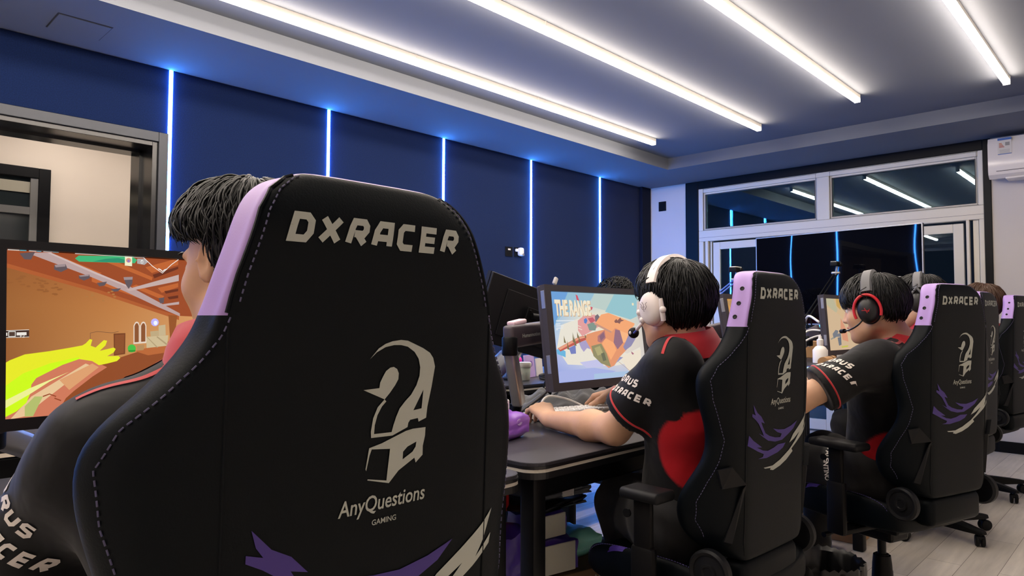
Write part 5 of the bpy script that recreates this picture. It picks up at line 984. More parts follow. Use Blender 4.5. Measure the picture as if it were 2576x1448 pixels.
t = thing('black_bag', 'crumpled black plastic bag between the tissue stack and the clear tray', 'bag', (3.16, 1.87, ZB + .2), 0); pillow((0, 0, 0), (.20, .26, .044), M_BAGK, 'film', t, .5, 1.0, 21)
t = thing('paper_bag', 'dark brown paper bag on top of the clear tray under the desk', 'bag', (3.12, 1.90, ZB + .2895), -.1); pillow((0, 0, 0), (.14, .22, .10), mat('dark brown paper', lin((74, 58, 56)), .7), 'paper', t, .2, .5, 22)
t = thing('red_pouch', 'red pouch behind the desk leg under the desk', 'pouch', (3.08, 1.67, ZB + .191), 0); pillow((0, 0, 0), (.12, .14, .13), mat('red film', lin((190, 40, 40)), .4), 'pouch', t, .3, .3, 25)

# --- items on the raised desks beyond
ZE = .9006
t = thing('bottle', 'white plastic bottle on the raised desk left of the sandy picture monitor stand', 'bottle', (3.20, 4.51, ZE)); MB().lathe([(.04, 0), (.045, .004), (.045, .085), (.03, .105), (.018, .112), (.018, .12)], 24).build('body', M_WPL, t, smooth=40); MB().lathe([(.02, .118), (.02, .15), (.012, .155), (.008, .175)], 18).build('cap', mat('bottle cap', lin((232, 228, 222)), .45), t, smooth=40)
t = thing('bottle', 'small brown glass bottle right of the white bottle', 'bottle', (3.12, 4.74, ZE)); MB().lathe([(.024, 0), (.026, .004), (.026, .06), (.012, .075), (.012, .09)], 20).build('body', mat('amber glass', lin((96, 60, 30)), .15), t, smooth=40); MB().lathe([(.014, .088), (.014, .104)], 16).build('cap', M_BLACK, t); MB().lathe([(.0265, .015), (.0265, .05)], 20, caps=False).build('paper_label', mat('orange label', lin((190, 130, 70)), .6), t)
t = thing('box', 'tan cardboard box under the sandy picture monitor', 'box', (3.08, 5.0, ZE), .1); MB().box((0, 0, .055), (.08, .115, .11), bev=.003).build('carton', M_CARDL, t)
t = thing('box', 'green and white carton right of the monitor post', 'box', (3.06, 5.33, ZE), .1); MB().box((0, 0, .03), (.1, .2, .06), bev=.003).build('carton', M_TIS, t); MB().box((.0505, 0, .03), (.002, .201, .036)).build('green_band', mat('green print', lin((46, 150, 76)), .5), t)
q = MB(); v, f = font_mesh2d('99', .03, bold=.01); flat(v, f, Matrix(((0, 0, 1, .0522), (1, 0, 0, -.05), (0, 1, 0, .03), (0, 0, 0, 1))), mb=q); q.build('lettering', M_TIS, t)
t = thing('box', 'second tan box behind the green carton', 'box', (2.90, 5.2, ZE), .1); MB().box((0, 0, .06), (.1, .16, .12), bev=.003).build('carton', M_CARDL, t)
t = thing('cardboard_roll', 'brown wrapped cardboard roll lying on the raised desk', 'parcel', (3.33, 4.28, ZE), 0.1); MB().tube([(0, -.13, .03), (0, .10, .03), (0, .12, .028)], [.03, .03, .026], 18).build('roll', M_CARDL, t, smooth=50); MB().tube([(math.cos(a) * .031, .02, .03 + math.sin(a) * .031) for a in np.linspace(0, 2 * PI, 20, endpoint=False)], .002, 6, close=True).build('string', M_BLACK, t)
t = thing('mouse', 'white mouse under the hand on the raised desk beside the cardboard roll', 'mouse', (3.41, 4.26, ZE), .1); pillow((0, 0, 0), (.07, .125, .042), M_WPL, 'shell', t, .6, 0, 1)
ZC = .8956
keyboard('black keyboard under the fingers of the red and black headset player', (3.60, 3.20, ZC), PI / 2 - .25, M_KEYB, M_BLACKM, .36)
t = thing('snack_pack', 'pale blue snack wrapper left of the black keyboard', 'snack', (3.44, 3.60, ZC), .3); pillow((0, 0, 0), (.09, .17, .04), mat('pale blue film', lin((160, 205, 226)), .35), 'wrapper', t, .6, .3, 31); MB().box((.02, .02, .0405), (.05, .05, .004)).build('blue_print', mat('navy print', lin((50, 60, 150)), .4), t)
t = thing('wrapper', 'crumpled clear wrapper behind the snack pack', 'wrapper', (3.30, 3.70, ZC), .2); pillow((0, 0, 0), (.12, .18, .05), mat('white film', lin((200, 200, 204)), .3), 'film', t, .6, 1.0, 33)
t = thing('phone', 'pale phone lying at the left end of the black keyboard', 'phone', (3.56, 2.93, ZC), .5); MB().box((0, 0, .005), (.075, .15, .009), bev=.004).build('body', mat('silver phone', lin((200, 196, 190)), .3), t); MB().box((0, 0, .0099), (.068, .142, .0008)).build('display', mat('dark phone glass', lin((60, 62, 66)), .1), t)
cord('white cable bundle arching behind the chair to the sandy picture monitor', [(2.9, 5.2, .91), (2.92, 5.0, 1.1), (3.0, 4.85, 1.2), (3.1, 4.78, 1.16)], .008, M_WPL)
cord('second white cable beside the sandy picture monitor', [(2.88, 4.7, .91), (2.95, 4.75, 1.02), (3.0, 4.85, 1.1), (3.12, 4.85, 1.1)], .007, M_WPL)
cord('third white cable looping below the sandy picture monitor', [(2.86, 4.5, .91), (2.95, 4.6, .96), (3.05, 4.75, 1.05), (3.14, 4.8, 1.08)], .007, M_WPL)
t = thing('case_box', 'white boxes on the far desk behind the white headset player', 'box', (2.14, 4.19, ZF), .1); MB().box((0, 0, .09), (.16, .22, .18), bev=.004).build('carton', M_WPL, t); MB().box((.03, .02, .2), (.08, .13, .04), bev=.01).build('lid_roll', M_TIS, t)
t = thing('amplifier', 'small black box with a red knob on the far desk', 'box', (2.30, 4.62, ZF), .1); MB().box((0, 0, .14), (.12, .20, .28), bev=.006).build('case', M_BLACKM, t); MB().lathe([(.022, 0), (.02, .02), (.016, .024)], 18, M=T(.06, -.04, .25) @ RY(PI / 2)).build('knob', mat('red plastic', lin((190, 40, 44)), .35), t, smooth=40); MB().box((.0, 0, .284), (.125, .205, .008)).build('lid', M_WPL, t)
# webcam clipped on the far side
t = thing('webcam', 'grey webcam with orange rim above the middle monitor', 'webcam', (2.05, 3.35, 1.36)); MB().box((0, 0, .0), (.035, .11, .03), bev=.012).build('body', mat('grey plastic', lin((130, 128, 125)), .4), t); MB().tube([(0, -.06 + .12 * i / 8, .012 + .012 * math.sin(PI * i / 8)) for i in range(9)], .004, 6).build('rim', mat('orange rim', lin((196, 128, 70)), .5), t); MB().box((0, -.09, .01), (.02, .03, .05), bev=.008, M=RX(-.5)).build('flap', mat('pale grey plastic', lin((176, 172, 168)), .5), t); MB().span((-.01, -.01, -.5065), (.01, .01, -.012)).build('stalk', M_BLACK, t)

# --- floor things
t = thing('waste_bin', 'black waste bin lined with a black bag beside the chair of the white headset player', 'bin', (3.89, 2.57, 0))
MB().lathe([(.105, 0), (.11, .005), (.138, .32), (.134, .32), (.106, .01), (.001, .009)], 32, caps=False).build('bucket', M_BLACKM, t, smooth=40)
q = MB(); vs = []; fs = []; NB = 60
for i in range(NB):
    a = 2 * PI * i / NB; r0 = .137 + .004 * math.sin(i * 2.1) + .003 * math.sin(i * 5.3)
    for r_, z in ((r0 + .001, .265 + .012 * math.sin(i * 1.3)), (r0 + .004, .30), (r0 + .002, .332 + .006 * math.sin(i * 3.1)), (.125, .32), (.118 + .006 * math.sin(i * 2.7), .2), (.105, .06)): vs.append((r_ * math.cos(a), r_ * math.sin(a), z))
for i in range(NB):
    for k in range(5): a = i * 6 + k; b = ((i + 1) % NB) * 6 + k; fs.append((a, b, b + 1, a + 1))
q.add(vs, fs); q.build('liner', mat('black bag film'), t, smooth=50)
t = thing('cardboard_box', 'tan cardboard box on the floor behind a desk leg, under the raised desk', 'box', (3.43, 3.985, 0), 0); MB().span((-.17, -.085, 0), (.17, .085, .245), bev=.003).build('carton', M_CARDL, t); MB().span((-.1715, -.01, .1), (.1715, .01, .2465)).build('tape', mat('packing tape', lin((150, 112, 70)), .4), t)
# ================================================================== PEOPLE
def smin(a, b, k):
    h = np.maximum(k - np.abs(a - b), 0) / k
    return np.minimum(a, b) - h * h * k * 0.25
class Field:
    def __init__(s, lo, hi, h):
        s.h = h; s.lo = np.array(lo, np.float32); n = np.ceil((np.array(hi) - np.array(lo)) / h).astype(int) + 1
        s.ax = [s.lo[i] + np.arange(n[i], dtype=np.float32) * h for i in range(3)]; s.D = np.full(n, 0.08, np.float32)
    def _blk(s, lo, hi):
        r = []
        for i in range(3):
            a = int(max(0, math.floor((lo[i] - s.lo[i]) / s.h))); b = int(min(len(s.ax[i]), math.ceil((hi[i] - s.lo[i]) / s.h) + 1))
            if b <= a: return None
            r.append(slice(a, b))
        return tuple(r)
    def put(s, fn, lo, hi, k=0.02, op='add', m=0.05):
        q = s._blk(np.array(lo) - m, np.array(hi) + m)
        if q is None: return
        X, Y, Z = np.meshgrid(s.ax[0][q[0]], s.ax[1][q[1]], s.ax[2][q[2]], indexing='ij')
        d = fn(X, Y, Z).astype(np.float32)
        if op == 'add': s.D[q] = smin(s.D[q], d, k)
        else: s.D[q] = -smin(-s.D[q], d, k)
    def cone(s, a, b, ra, rb, k=0.02, op='add', clip=None, flat_=None):
        a = np.array(a, float); b = np.array(b, float); ba = b - a; L2 = ba @ ba + 1e-12
        def fn(X, Y, Z):
            px, py, pz = X - a[0], Y - a[1], Z - a[2]
            if flat_ is not None:      # (axis, factor): squash across an axis
                ax, fc = flat_; dt = px * ax[0] + py * ax[1] + pz * ax[2] 
                e = (1 / fc - 1) * dt; px = px + ax[0] * e; py = py + ax[1] * e; pz = pz + ax[2] * e
            t = np.clip((px * ba[0] + py * ba[1] + pz * ba[2]) / L2, 0, 1)
            d = np.sqrt((px - t * ba[0]) ** 2 + (py - t * ba[1]) ** 2 + (pz - t * ba[2]) ** 2) - (ra + (rb - ra) * t)
            if clip is not None:
                c, n = clip; d = np.maximum(d, (X - c[0]) * n[0] + (Y - c[1]) * n[1] + (Z - c[2]) * n[2])
            return d
        R = max(ra, rb) * 1.0
        s.put(fn, np.minimum(a - ra, b - rb), np.maximum(a + ra, b + rb), k, op)
    def ell(s, c, r, R=None, k=0.02, op='add'):
        c = np.array(c, float); r = np.array(r, float); R = np.eye(3) if R is None else np.array(R, float)   # R columns = local axes
        def fn(X, Y, Z):
            p = (X - c[0], Y - c[1], Z - c[2]); q = [sum(R[i][j] * p[i] for i in range(3)) for j in range(3)]
            k0 = np.sqrt(sum((q[j] / r[j]) ** 2 for j in range(3))); k1 = np.sqrt(sum((q[j] / (r[j] ** 2)) ** 2 for j in range(3))) + 1e-9
            return k0 * (k0 - 1) / k1
        ext = np.sqrt(((R * r) ** 2).sum(1)); s.put(fn, c - ext, c + ext, k, op)
    def mesh(s, name, material, disp=None):
        D = s.D; h = s.h; S = D < 0
        n = S.shape; c = np.zeros((n[0] - 1, n[1] - 1, n[2] - 1), np.int8)
        for i in (0, 1):
            for j in (0, 1):
                for k in (0, 1): c += S[i:n[0] - 1 + i, j:n[1] - 1 + j, k:n[2] - 1 + k]
        I, J, K = np.nonzero((c > 0) & (c < 8)); N = len(I)
        idx = np.full(c.shape, -1, np.int32); idx[I, J, K] = np.arange(N)
        off = [(i, j, k) for i in (0, 1) for j in (0, 1) for k in (0, 1)]
        V = np.stack([D[I + o[0], J + o[1], K + o[2]] for o in off], 1)
        acc = np.zeros((N, 3)); cnt = np.zeros(N)
        for a in range(8):
            for b in range(a + 1, 8):
                da = np.array(off[b]) - np.array(off[a])
                if np.abs(da).sum() != 1: continue
                m = (V[:, a] < 0) != (V[:, b] < 0); t = np.zeros(N); t[m] = V[m, a] / (V[m, a] - V[m, b])
                acc[m] += np.array(off[a]) + t[m, None] * da; cnt[m] += 1
        P = (np.stack([I, J, K], 1) + acc / cnt[:, None]) * h + s.lo
        Q = []
        for ax in range(3):
            sl0 = [slice(None)] * 3; sl1 = [slice(None)] * 3; sl0[ax] = slice(0, -1); sl1[ax] = slice(1, None)
            A = S[tuple(sl0)]; B = S[tuple(sl1)]; i, j, k = np.nonzero(A != B); g = [i, j, k]
            u, v = [(1, 2), (2, 0), (0, 1)][ax]
            ok = (g[u] > 0) & (g[v] > 0) & (g[u] < c.shape[u]) & (g[v] < c.shape[v])
            g = [x[ok] for x in g]; sg = A[tuple(g)]
            def cell(du, dv):
                q = [x.copy() for x in g]; q[u] = q[u] - du; q[v] = q[v] - dv; return idx[q[0], q[1], q[2]]
            q4 = np.stack([cell(1, 1), cell(0, 1), cell(0, 0), cell(1, 0)], 1)
            q4[~sg] = q4[~sg][:, ::-1]; Q.append(q4)
        Q = np.concatenate(Q); Q = Q[(Q >= 0).all(1)]
        # light relaxation for smooth shading
        for _ in range(2):
            sm = np.zeros_like(P); ct = np.zeros(N)
            for a, b in ((0, 1), (1, 2), (2, 3), (3, 0)):
                np.add.at(sm, Q[:, a], P[Q[:, b]]); np.add.at(ct, Q[:, a], 1)
            P = P * .5 + sm / np.maximum(ct, 1)[:, None] * .5
        if disp is not None:
            nn = np.zeros_like(P); fn = np.cross(P[Q[:, 2]] - P[Q[:, 0]], P[Q[:, 3]] - P[Q[:, 1]])
            for a in range(4): np.add.at(nn, Q[:, a], fn)
            nn /= np.linalg.norm(nn, axis=1, keepdims=True) + 1e-12; P = P + nn * disp(P)[:, None]
        me = bpy.data.meshes.new(name); me.vertices.add(N); me.vertices.foreach_set('co', P.astype(np.float32).ravel())
        me.loops.add(len(Q) * 4); me.loops.foreach_set('vertex_index', Q.ravel().astype(np.int32)); me.polygons.add(len(Q))
        me.polygons.foreach_set('loop_start', np.arange(0, len(Q) * 4, 4, dtype=np.int32)); me.polygons.foreach_set('use_smooth', np.ones(len(Q), bool))
        me.update(calc_edges=True); me.validate(); me.materials.append(material)
        return me

M_SKIN = mat('skin', lin((203, 160, 130)), 0.5, spec=.35, sss=.12, bump=(260, .12, 3, .0008), noise=(22, .05))
M_HAIR = mat('black hair', lin((6, 6, 7)), 0.42, spec=.38)
M_HAIRB = mat('brown hair', lin((74, 50, 34)), 0.42, spec=.5)
M_EYE = mat('eye white', lin((225, 222, 215)), 0.2); M_IRIS = mat('dark iris', lin((25, 16, 12)), .15); M_LIP = mat('lip', lin((186, 112, 104)), .45, spec=.4)
M_PANT = mat('charcoal trousers', lin((17, 17, 20)), 0.85, sheen=.1, bump=(500, .3, 2, .001))
M_RED = mat('red jersey cloth', lin((182, 22, 32)), 0.7, sheen=.25, bump=(900, .2, 2, .0006))
M_JPRINT = mat('white jersey print', lin((222, 214, 206)), 0.6)
def jersey_mat():
    m, nt, b = nodes_mat('black red jersey cloth'); N = nt.nodes.new; L = nt.links.new
    at = N('ShaderNodeAttribute'); at.attribute_name = 'Col'; L(at.outputs['Color'], b.inputs['Base Color']); b.inputs['Roughness'].default_value = .62; b.inputs['Specular IOR Level'].default_value = .18; b.inputs['Sheen Weight'].default_value = .1
    tc = N('ShaderNodeTexCoord'); n = N('ShaderNodeTexNoise'); n.inputs['Scale'].default_value = 17; n.inputs['Detail'].default_value = 2; n.inputs['Distortion'].default_value = .3; L(tc.outputs['Object'], n.inputs['Vector'])
    bp = N('ShaderNodeBump'); bp.inputs['Strength'].default_value = .3; bp.inputs['Distance'].default_value = .012; L(n.outputs['Fac'], bp.inputs['Height']); L(bp.outputs['Normal'], b.inputs['Normal']); return m
M_JER = jersey_mat()
def vec(*p): return np.array(p, float)
def unit(v): v = np.array(v, float); return v / (np.linalg.norm(v) + 1e-12)

def head_frame(c, yaw, pitch=0, roll=0):
    a = math.radians(yaw); f = vec(-math.cos(a), -math.sin(a), 0); u = vec(0, 0, 1); p = math.radians(pitch)
    f2 = f * math.cos(p) + u * math.sin(p); u2 = u * math.cos(p) - f * math.sin(p); l = np.cross(u2, f2)
    r = math.radians(roll); l3 = l * math.cos(r) + u2 * math.sin(r); u3 = u2 * math.cos(r) - l * math.sin(r)
    return np.array(c, float), np.stack([f2, l3, u3], 1)

def add_head(F, c, R, s, neck, carve=True):
    P = lambda x, y, z: c + R @ (vec(x, y, z) * s)
    E = lambda p, r, k=.02, op='add': F.ell(P(*p), np.array(r) * s, R, k * s, op)
    E((-.012, 0, .03), (.098, .077, .094)); E((-.05, 0, .0), (.058, .066, .07), .03)
    E((.045, 0, -.03), (.048, .060, .075), .03); E((.03, 0, -.07), (.062, .054, .045), .03)
    F.cone(P(.035, 0, -.1), P(.078, 0, -.108), .028 * s, .019 * s, .03 * s)
    for y in (-1, 1):
        F.cone(P(-.005, y * .06, -.07), P(.06, y * .024, -.105), .018 * s, .016 * s, .03 * s)     # jaw line
        E((.066, y * .038, -.03), (.022, .022, .022), .025)                                          # cheek
    F.cone(P(.09, .03, .022), P(.09, -.03, .022), .011 * s, .011 * s, .02 * s)                      # brow
    F.cone(P(.089, 0, .012), P(.108, 0, -.034), .0075 * s, .0115 * s, .012 * s)                      # nose
    for y in (-1, 1): E((.098, y * .011, -.037), (.011, .009, .008), .008)
    E((.092, 0, -.062), (.010, .021, .0065), .008); E((.0905, 0, -.074), (.010, .018, .0068), .008)
    if carve:
        for y in (-1, 1): E((.103, y * .032, .003), (.017, .017, .0125), .014, 'sub')
        E((.106, 0, -.0682), (.014, .022, .0016), .004, 'sub')
    for y in (-1, 1):
        Re = R @ np.array([[math.cos(y * .5), -math.sin(y * .5), 0], [math.sin(y * .5), math.cos(y * .5), 0], [0, 0, 1]])
        F.ell(P(-.012, y * .085, -.008), np.array((.021, .0105, .034)) * s, Re, .008 * s)
        F.ell(P(-.006, y * .095, -.006), np.array((.011, .006, .019)) * s, Re, .006 * s, 'sub')
    F.cone(P(-.035, 0, -.06), neck, .052 * s, .060 * s, .03 * s)
    return P

def face_bits(P, R, s, root, brow=True):
    R4 = Matrix([list(R[0]) + [0], list(R[1]) + [0], list(R[2]) + [0], [0, 0, 0, 1]])
    for y in (-1, 1):
        e = MB().sphere((0, 0, 0), .0118 * s, 16, M=T(P(.0805, y * .031, .002))); eo = e.build('eye', M_EYE, root, smooth=180)
        MB().sphere((.0075 * s, 0, 0), (.0052 * s, .0058 * s, .0058 * s), 12, M=T(P(.0805, y * .031, .002)) @ R4).build('iris', M_IRIS, eo, smooth=180)
        if brow: MB().tube([P(.102, y * .013, .026), P(.103, y * .03, .031), P(.094, y * .046, .026)], [.003 * s, .0035 * s, .0015 * s], 6).build('eyebrow', M_HAIR, root, smooth=180)
    l = MB(); l.tube([P(.092, -.019, -.0655), P(.1022, -.007, -.0625), P(.1028, 0, -.0635), P(.1022, .007, -.0625), P(.092, .019, -.0655)], [.002 * s, .0042 * s, .004 * s, .0042 * s, .002 * s], 8)
    l.tube([P(.091, -.018, -.072), P(.1005, 0, -.0745), P(.091, .018, -.072)], [.002 * s, .005 * s, .002 * s], 8); l.build('lips', M_LIP, root, smooth=180)

def hair(name, c, R, s, root, m, n=2600, back=136, side=100, front=80, puff=.012, curl=0.0, seed=1, w=.0021, fringe=0.0, lenf=1.0):
    rg = np.random.default_rng(seed); c0 = vec(-.012, 0, .03); rad = vec(.098, .077, .094)
    pole = unit((-.28, 0, 1)); ex = unit(np.cross((0, 1, 0), pole)); ey = np.cross(pole, ex)      # ex forward
    def lim(th):
        a = abs((th + PI) % (2 * PI) - PI)
        return np.interp(math.degrees(a), [0, 28, 50, 66, 82, 97, 112, 135, 180], [front + 16, front + 15, front + 12, side + 12, side + 10, side + 10, back - 14, back, back])
    def surf(th, ph, off):
        d = pole * math.cos(ph) + (ex * math.cos(th) + ey * math.sin(th)) * math.sin(ph)
        r = 1 / math.sqrt(((d / rad) ** 2).sum()); 
        if ph > 1.9: # follow the neck instead of curling under the skull
            r = r * (1 + .10 * (ph - 1.9))
        return c0 + d * (r + off)
    M3 = lambda p: c + R @ (p * s)
    mb = MB(); NT, NP = 72, 22; vs = []; fs = []
    for i in range(NT):
        th = 2 * PI * i / NT; L = math.radians(lim(th)) - .05
        for j in range(NP):
            ph = L * j / (NP - 1); o = .009 + puff * .55 * math.sin(min(1, ph / 1.2) * PI / 2) * (1 - .75 * (j / (NP - 1)) ** 3) + .002 * math.sin(th * 9 + ph * 5)
            if j == NP - 1: o = .001
            vs.append(M3(surf(th, ph, o)))
    for i in range(NT):
        for j in range(NP - 1): a = i * NP + j; b = ((i + 1) % NT) * NP + j; fs.append((a, a + 1, b + 1, b))
    mb.add(vs, fs)
    K = 8
    for _ in range(n):
        th = rg.uniform(-PI, PI); L = math.radians(lim(th)) + rg.normal(0, .05); f0 = (abs((th + PI) % (2 * PI) - PI) < .9)
        p0 = math.acos(1 - rg.uniform(0, 1) * (1 - math.cos(max(.1, L - .15)))); ln = (rg.uniform(.45, .95)) * lenf
        p1 = min(p0 + ln, L + rg.uniform(0, .12) + (fringe if f0 else 0)); 
        if p1 - p0 < .12: p0 = max(0.02, p1 - rg.uniform(.2, .5))
        base = rg.uniform(.006, .010) + puff * rg.uniform(.35, 1.0) * math.sin(min(1, p0 / 1.2) * PI / 2); lift = rg.uniform(0.0, .008); dth = rg.normal(0, .13) + .18
        ca, cf = rg.uniform(0, 6.28), rg.uniform(9, 14); pts = []
        for k in range(K):
            t = k / (K - 1); th_k = th + dth * t * t; ph = p0 + (p1 - p0) * t
            o = base + lift * math.sin(t * PI) - .004 * t * (p0 > 1.2); 
            q = surf(th_k, ph, o)
            if curl: q = q + curl * vec(math.sin(ca + cf * t), math.cos(ca + cf * t), math.sin(ca * 2 + cf * t))
            pts.append(M3(q))
        ww = w * s * rg.uniform(.6, 1.25)
        mb.tube(pts, [ww * .8, ww, ww, ww, ww * .9, ww * .75, ww * .5, ww * .15], 4, cap=False)
    o = mb.build(name, m, root, smooth=180); return o

def hand_prims(F, wrist, d, n, thumb, s=1.0, curl=(.35, .5, .45), spread=.10, tcurl=.3, k=.006):
    """d: towards the fingers, n: out of the back of the hand, thumb: +1/-1 side of cross(d,n)"""
    d = unit(d); n = unit(np.array(n) - d * np.dot(n, d)); sd = np.cross(d, n) * thumb; w = np.array(wrist, float)
    tips = []
    for i, y in enumerate((.030, .010, -.010, -.028)):       # index .. little, towards the thumb first
        kn = w + (d * (.088, .092, .088, .080)[i] + sd * y + n * (.002, .004, .002, -.002)[i]) * s
        F.cone(w + (d * .012 + sd * y * .45) * s, kn, .0145 * s, .0118 * s, .012)
        ln = (.043, .047, .043, .034)[i]; q = kn; a = 0; dir0 = unit(d + sd * spread * (y / .03))
        for j in range(3):
            a += curl[j] * (1 + .06 * i); dj = dir0 * math.cos(a) - n * math.sin(a); L = ln * (1, .66, .5)[j] * s
            F.cone(q, q + dj * L, (.0098, .0086, .0078)[j] * s * (.92 if i == 3 else 1), (.0088, .0080, .0066)[j] * s * (.92 if i == 3 else 1), .004); q = q + dj * L
        tips.append(q)
    b = w + (d * .022 + sd * .022 - n * .006) * s; q1 = b + unit(d * .72 + sd * .62 - n * .25) * .046 * s; q2 = q1 + unit(d * .93 + sd * .22 - n * tcurl) * .034 * s; q3 = q2 + unit(d * .97 - sd * .05 - n * tcurl) * .026 * s
    F.cone(b, q1, .0165 * s, .0118 * s, .01); F.cone(q1, q2, .0112 * s, .0098 * s, .005); F.cone(q2, q3, .0098 * s, .0078 * s, .005)
    return tips

def person(label, cf):
    """one seated player from joint positions; body, jersey and trousers are grown as smooth unions"""
    g = cf; s = g.get('s', 1.06); c, R = head_frame(g['head'], g['yaw'], g.get('pitch', 0), g.get('roll', 0))
    t = thing('person', label, 'person', (float(g['pelvis'][0]), float(g['pelvis'][1]), 0), 0)
    J = {k: vec(*v) for k, v in g.items() if isinstance(v, tuple) and len(v) == 3 and k not in ('hl', 'hr', 'outl', 'coldir', 'hair', 'legtext')}
    base = vec(float(g['pelvis'][0]), float(g['pelvis'][1]), 0)
    allp = np.array([J[k] for k in J]); lo = allp.min(0) - .2; hi = allp.max(0) + .2; lo[2] = max(lo[2], 0.0)
    hi[2] = max(hi[2], c[2] + .2)
    F = Field(lo, hi, g.get('h', .005))
    P = add_head(F, c, R, s, J['neck'], True)
    ch, pe, nk = J['chest'], J['pelvis'], J['neck']; rt = unit(J['shr'] - J['shl'])
    F.cone(nk - vec(0, 0, .03), ch, .07, .10, .05); F.cone(ch, pe, .115, .12, .06)
    for sd in 'lr':
        sh, el, wr = J['sh' + sd], J['el' + sd], J['wr' + sd]
        F.cone(nk * .55 + sh * .45 - vec(0, 0, .005), sh, .045, .05, .04); F.cone(sh, el, .052, .041, .03); F.cone(sh * .5 + el * .5, el, .045, .042, .02)
        mid = el * .68 + wr * .32; F.cone(el, mid, .044, .048, .03); F.cone(mid, wr, .047, .029, .03)
        hd = g['h' + sd]; F.cone(wr - unit(hd[0]) * .01, wr + unit(hd[0]) * .03, .026, .024, .015, flat_=(unit(hd[1]), .8))
        hand_prims(F, wr, hd[0], hd[1], hd[2], s * g.get('hs', 1.08), *hd[3:])
        if g.get('legs', True):
            hp, kn, an = J['hp' + sd], J['kn' + sd], J['an' + sd]
            F.cone(hp, kn, .085, .058, .03); F.cone(kn, an, .055, .038, .03); F.cone(an, an + vec(-.16, 0, -.045), .036, .03, .02)
    me = F.mesh('body', M_SKIN); me.transform(T(-Vector(base)))
    body = obj('body', me, t); del F
    inv = T(-Vector(base))
    def child(o): o.data.transform(inv); return o
    face_bits(P, R, s, t)
    for o in t.children:
        if o.name.split('.')[0] in ('eye', 'eyebrow', 'lips'):
            child(o)
            for q in o.children: child(q)
    # jersey
    lo2 = np.minimum.reduce([J[k] for k in ('shl', 'shr', 'ell', 'elr', 'chest', 'pelvis')]) - .2; hi2 = np.maximum.reduce([J[k] for k in ('shl', 'shr', 'ell', 'elr', 'chest', 'pelvis', 'neck')]) + .16
    F = Field(lo2, hi2, g.get('hj', .007))
    fw = unit(np.cross(rt, unit(nk - pe)))                                                       # points forward or back
    cut = nk + vec(0, 0, .012); up = unit(nk - ch)
    F.cone(nk - vec(0, 0, .07), ch, .085, .135, .05); F.cone(ch, pe + vec(0, 0, .02), .13, .14, .06, clip=(pe + vec(0, 0, -.03), vec(0, 0, -1)))
    for q in (-1, 1): F.cone(ch + rt * q * .06, pe + rt * q * .07, .115, .105, .05)
    cuffs = {}
    for sd in 'lr':
        sh, el = J['sh' + sd], J['el' + sd]; ax = unit(el - sh); L = np.linalg.norm(el - sh); cu = g.get('cuff', .72); cp = sh + ax * L * cu
        F.cone(nk * .62 + sh * .38 - vec(0, 0, .012), sh, .062, .070, .05); F.cone(sh + vec(0, 0, -.02), ch + rt * (.1 if sd == 'r' else -.1), .07, .1, .06)
        F.cone(sh - ax * .01, sh + ax * (L * cu + .06), .068, .092, .035, clip=(cp, ax)); cuffs[sd] = (cp, ax)
    ph_ = g.get('seed', 1) * 1.7
    def folds(Q):
        q = Q - ch; a = q @ vec(.55, .35, .75); b = q @ vec(-.4, .8, .45)
        w_ = np.sin(a * 46 + 2.2 * np.sin(b * 17 + ph_) + ph_) * np.sin(b * 13 + ph_) ; w2 = np.sin(b * 60 + 2 * np.sin(a * 22)) * .35
        return .0030 * (w_ + w2 * .6)
    jm = F.mesh('jersey', M_JER, folds); del F
    jb = bvh_of(jm)
    ca = jm.color_attributes.new('Col', 'FLOAT_COLOR', 'POINT'); Nn = len(jm.vertices); co = np.zeros(Nn * 3, np.float32); jm.vertices.foreach_get('co', co); co = co.reshape(-1, 3)
    blk = np.array(lin((11, 11, 14))); red = np.array(lin((172, 20, 30))); q = co - pe
    fwd = unit(vec(*(R[:, 0] * vec(1, 1, 0)))) ; tf = unit(np.cross(vec(0, 0, 1), rt)) * 1.0
    if tf @ fwd < 0: tf = -tf
    hh = (co - pe) @ unit(ch - pe); bk = (co - (pe + np.outer(np.clip(hh, 0, 1), unit(ch - pe)))) @ (-tf); lt = (co - pe) @ rt
    msk = np.clip((1 - ((hh - g.get('redc', .27)) / .125) ** 2 - ((bk - .095) / .14) ** 2) / .12, 0, 1) * (np.abs(lt) < .24)
    cols = np.ones((Nn, 4), np.float32); cols[:, :3] = blk + (red - blk) * msk[:, None]; ca.data.foreach_set('color', cols.ravel())
    jo = obj('jersey', jm, t); child(jo)
    # cuff piping and sleeve lettering
    for sd in 'lr':
        cp, ax = cuffs[sd]; a = unit(np.cross(ax, (0, 0, 1))); b = np.cross(ax, a)
        for off_, rr in ((.026, .0036),):
            ring = []
            for w_ in np.linspace(0, 2 * PI, 40, endpoint=False):
                dv = a * math.cos(w_) + b * math.sin(w_); o = Vector(cp - ax * off_ + dv * .115); h = jb.ray_cast(o, Vector(-dv), .2)
                rr_ = (np.array(h[0]) - cp) @ dv if h[0] is not None else .084
                ring.append(cp - ax * off_ + dv * (rr_ if .06 < rr_ < .112 else .088))
            child(MB().tube(ring, rr, 6, close=True).build('cuff_piping', M_RED, jo, smooth=180))
    if g.get('print', True):
        pz, ps = g.get('pz', 1.0), g.get('ps', 0.0)
        sh, el = J['shl'], J['ell']; ax = unit(el - sh); out = unit(np.array(g['outl']) - ax * np.dot(g['outl'], ax)); xx = np.cross(ax * -1.0, out) * 1.0
        ang = math.radians(g.get('ptilt', 0)); X_ = xx * math.cos(ang) + (-ax) * math.sin(ang); Y_ = np.cross(out, X_)
        o = sh + ax * np.linalg.norm(el - sh) * g.get('pat', .55) + out * .2
        Mx = Matrix([[X_[i], Y_[i], out[i], o[i]] for i in range(3)] + [[0, 0, 0, 1]]); mb = MB()
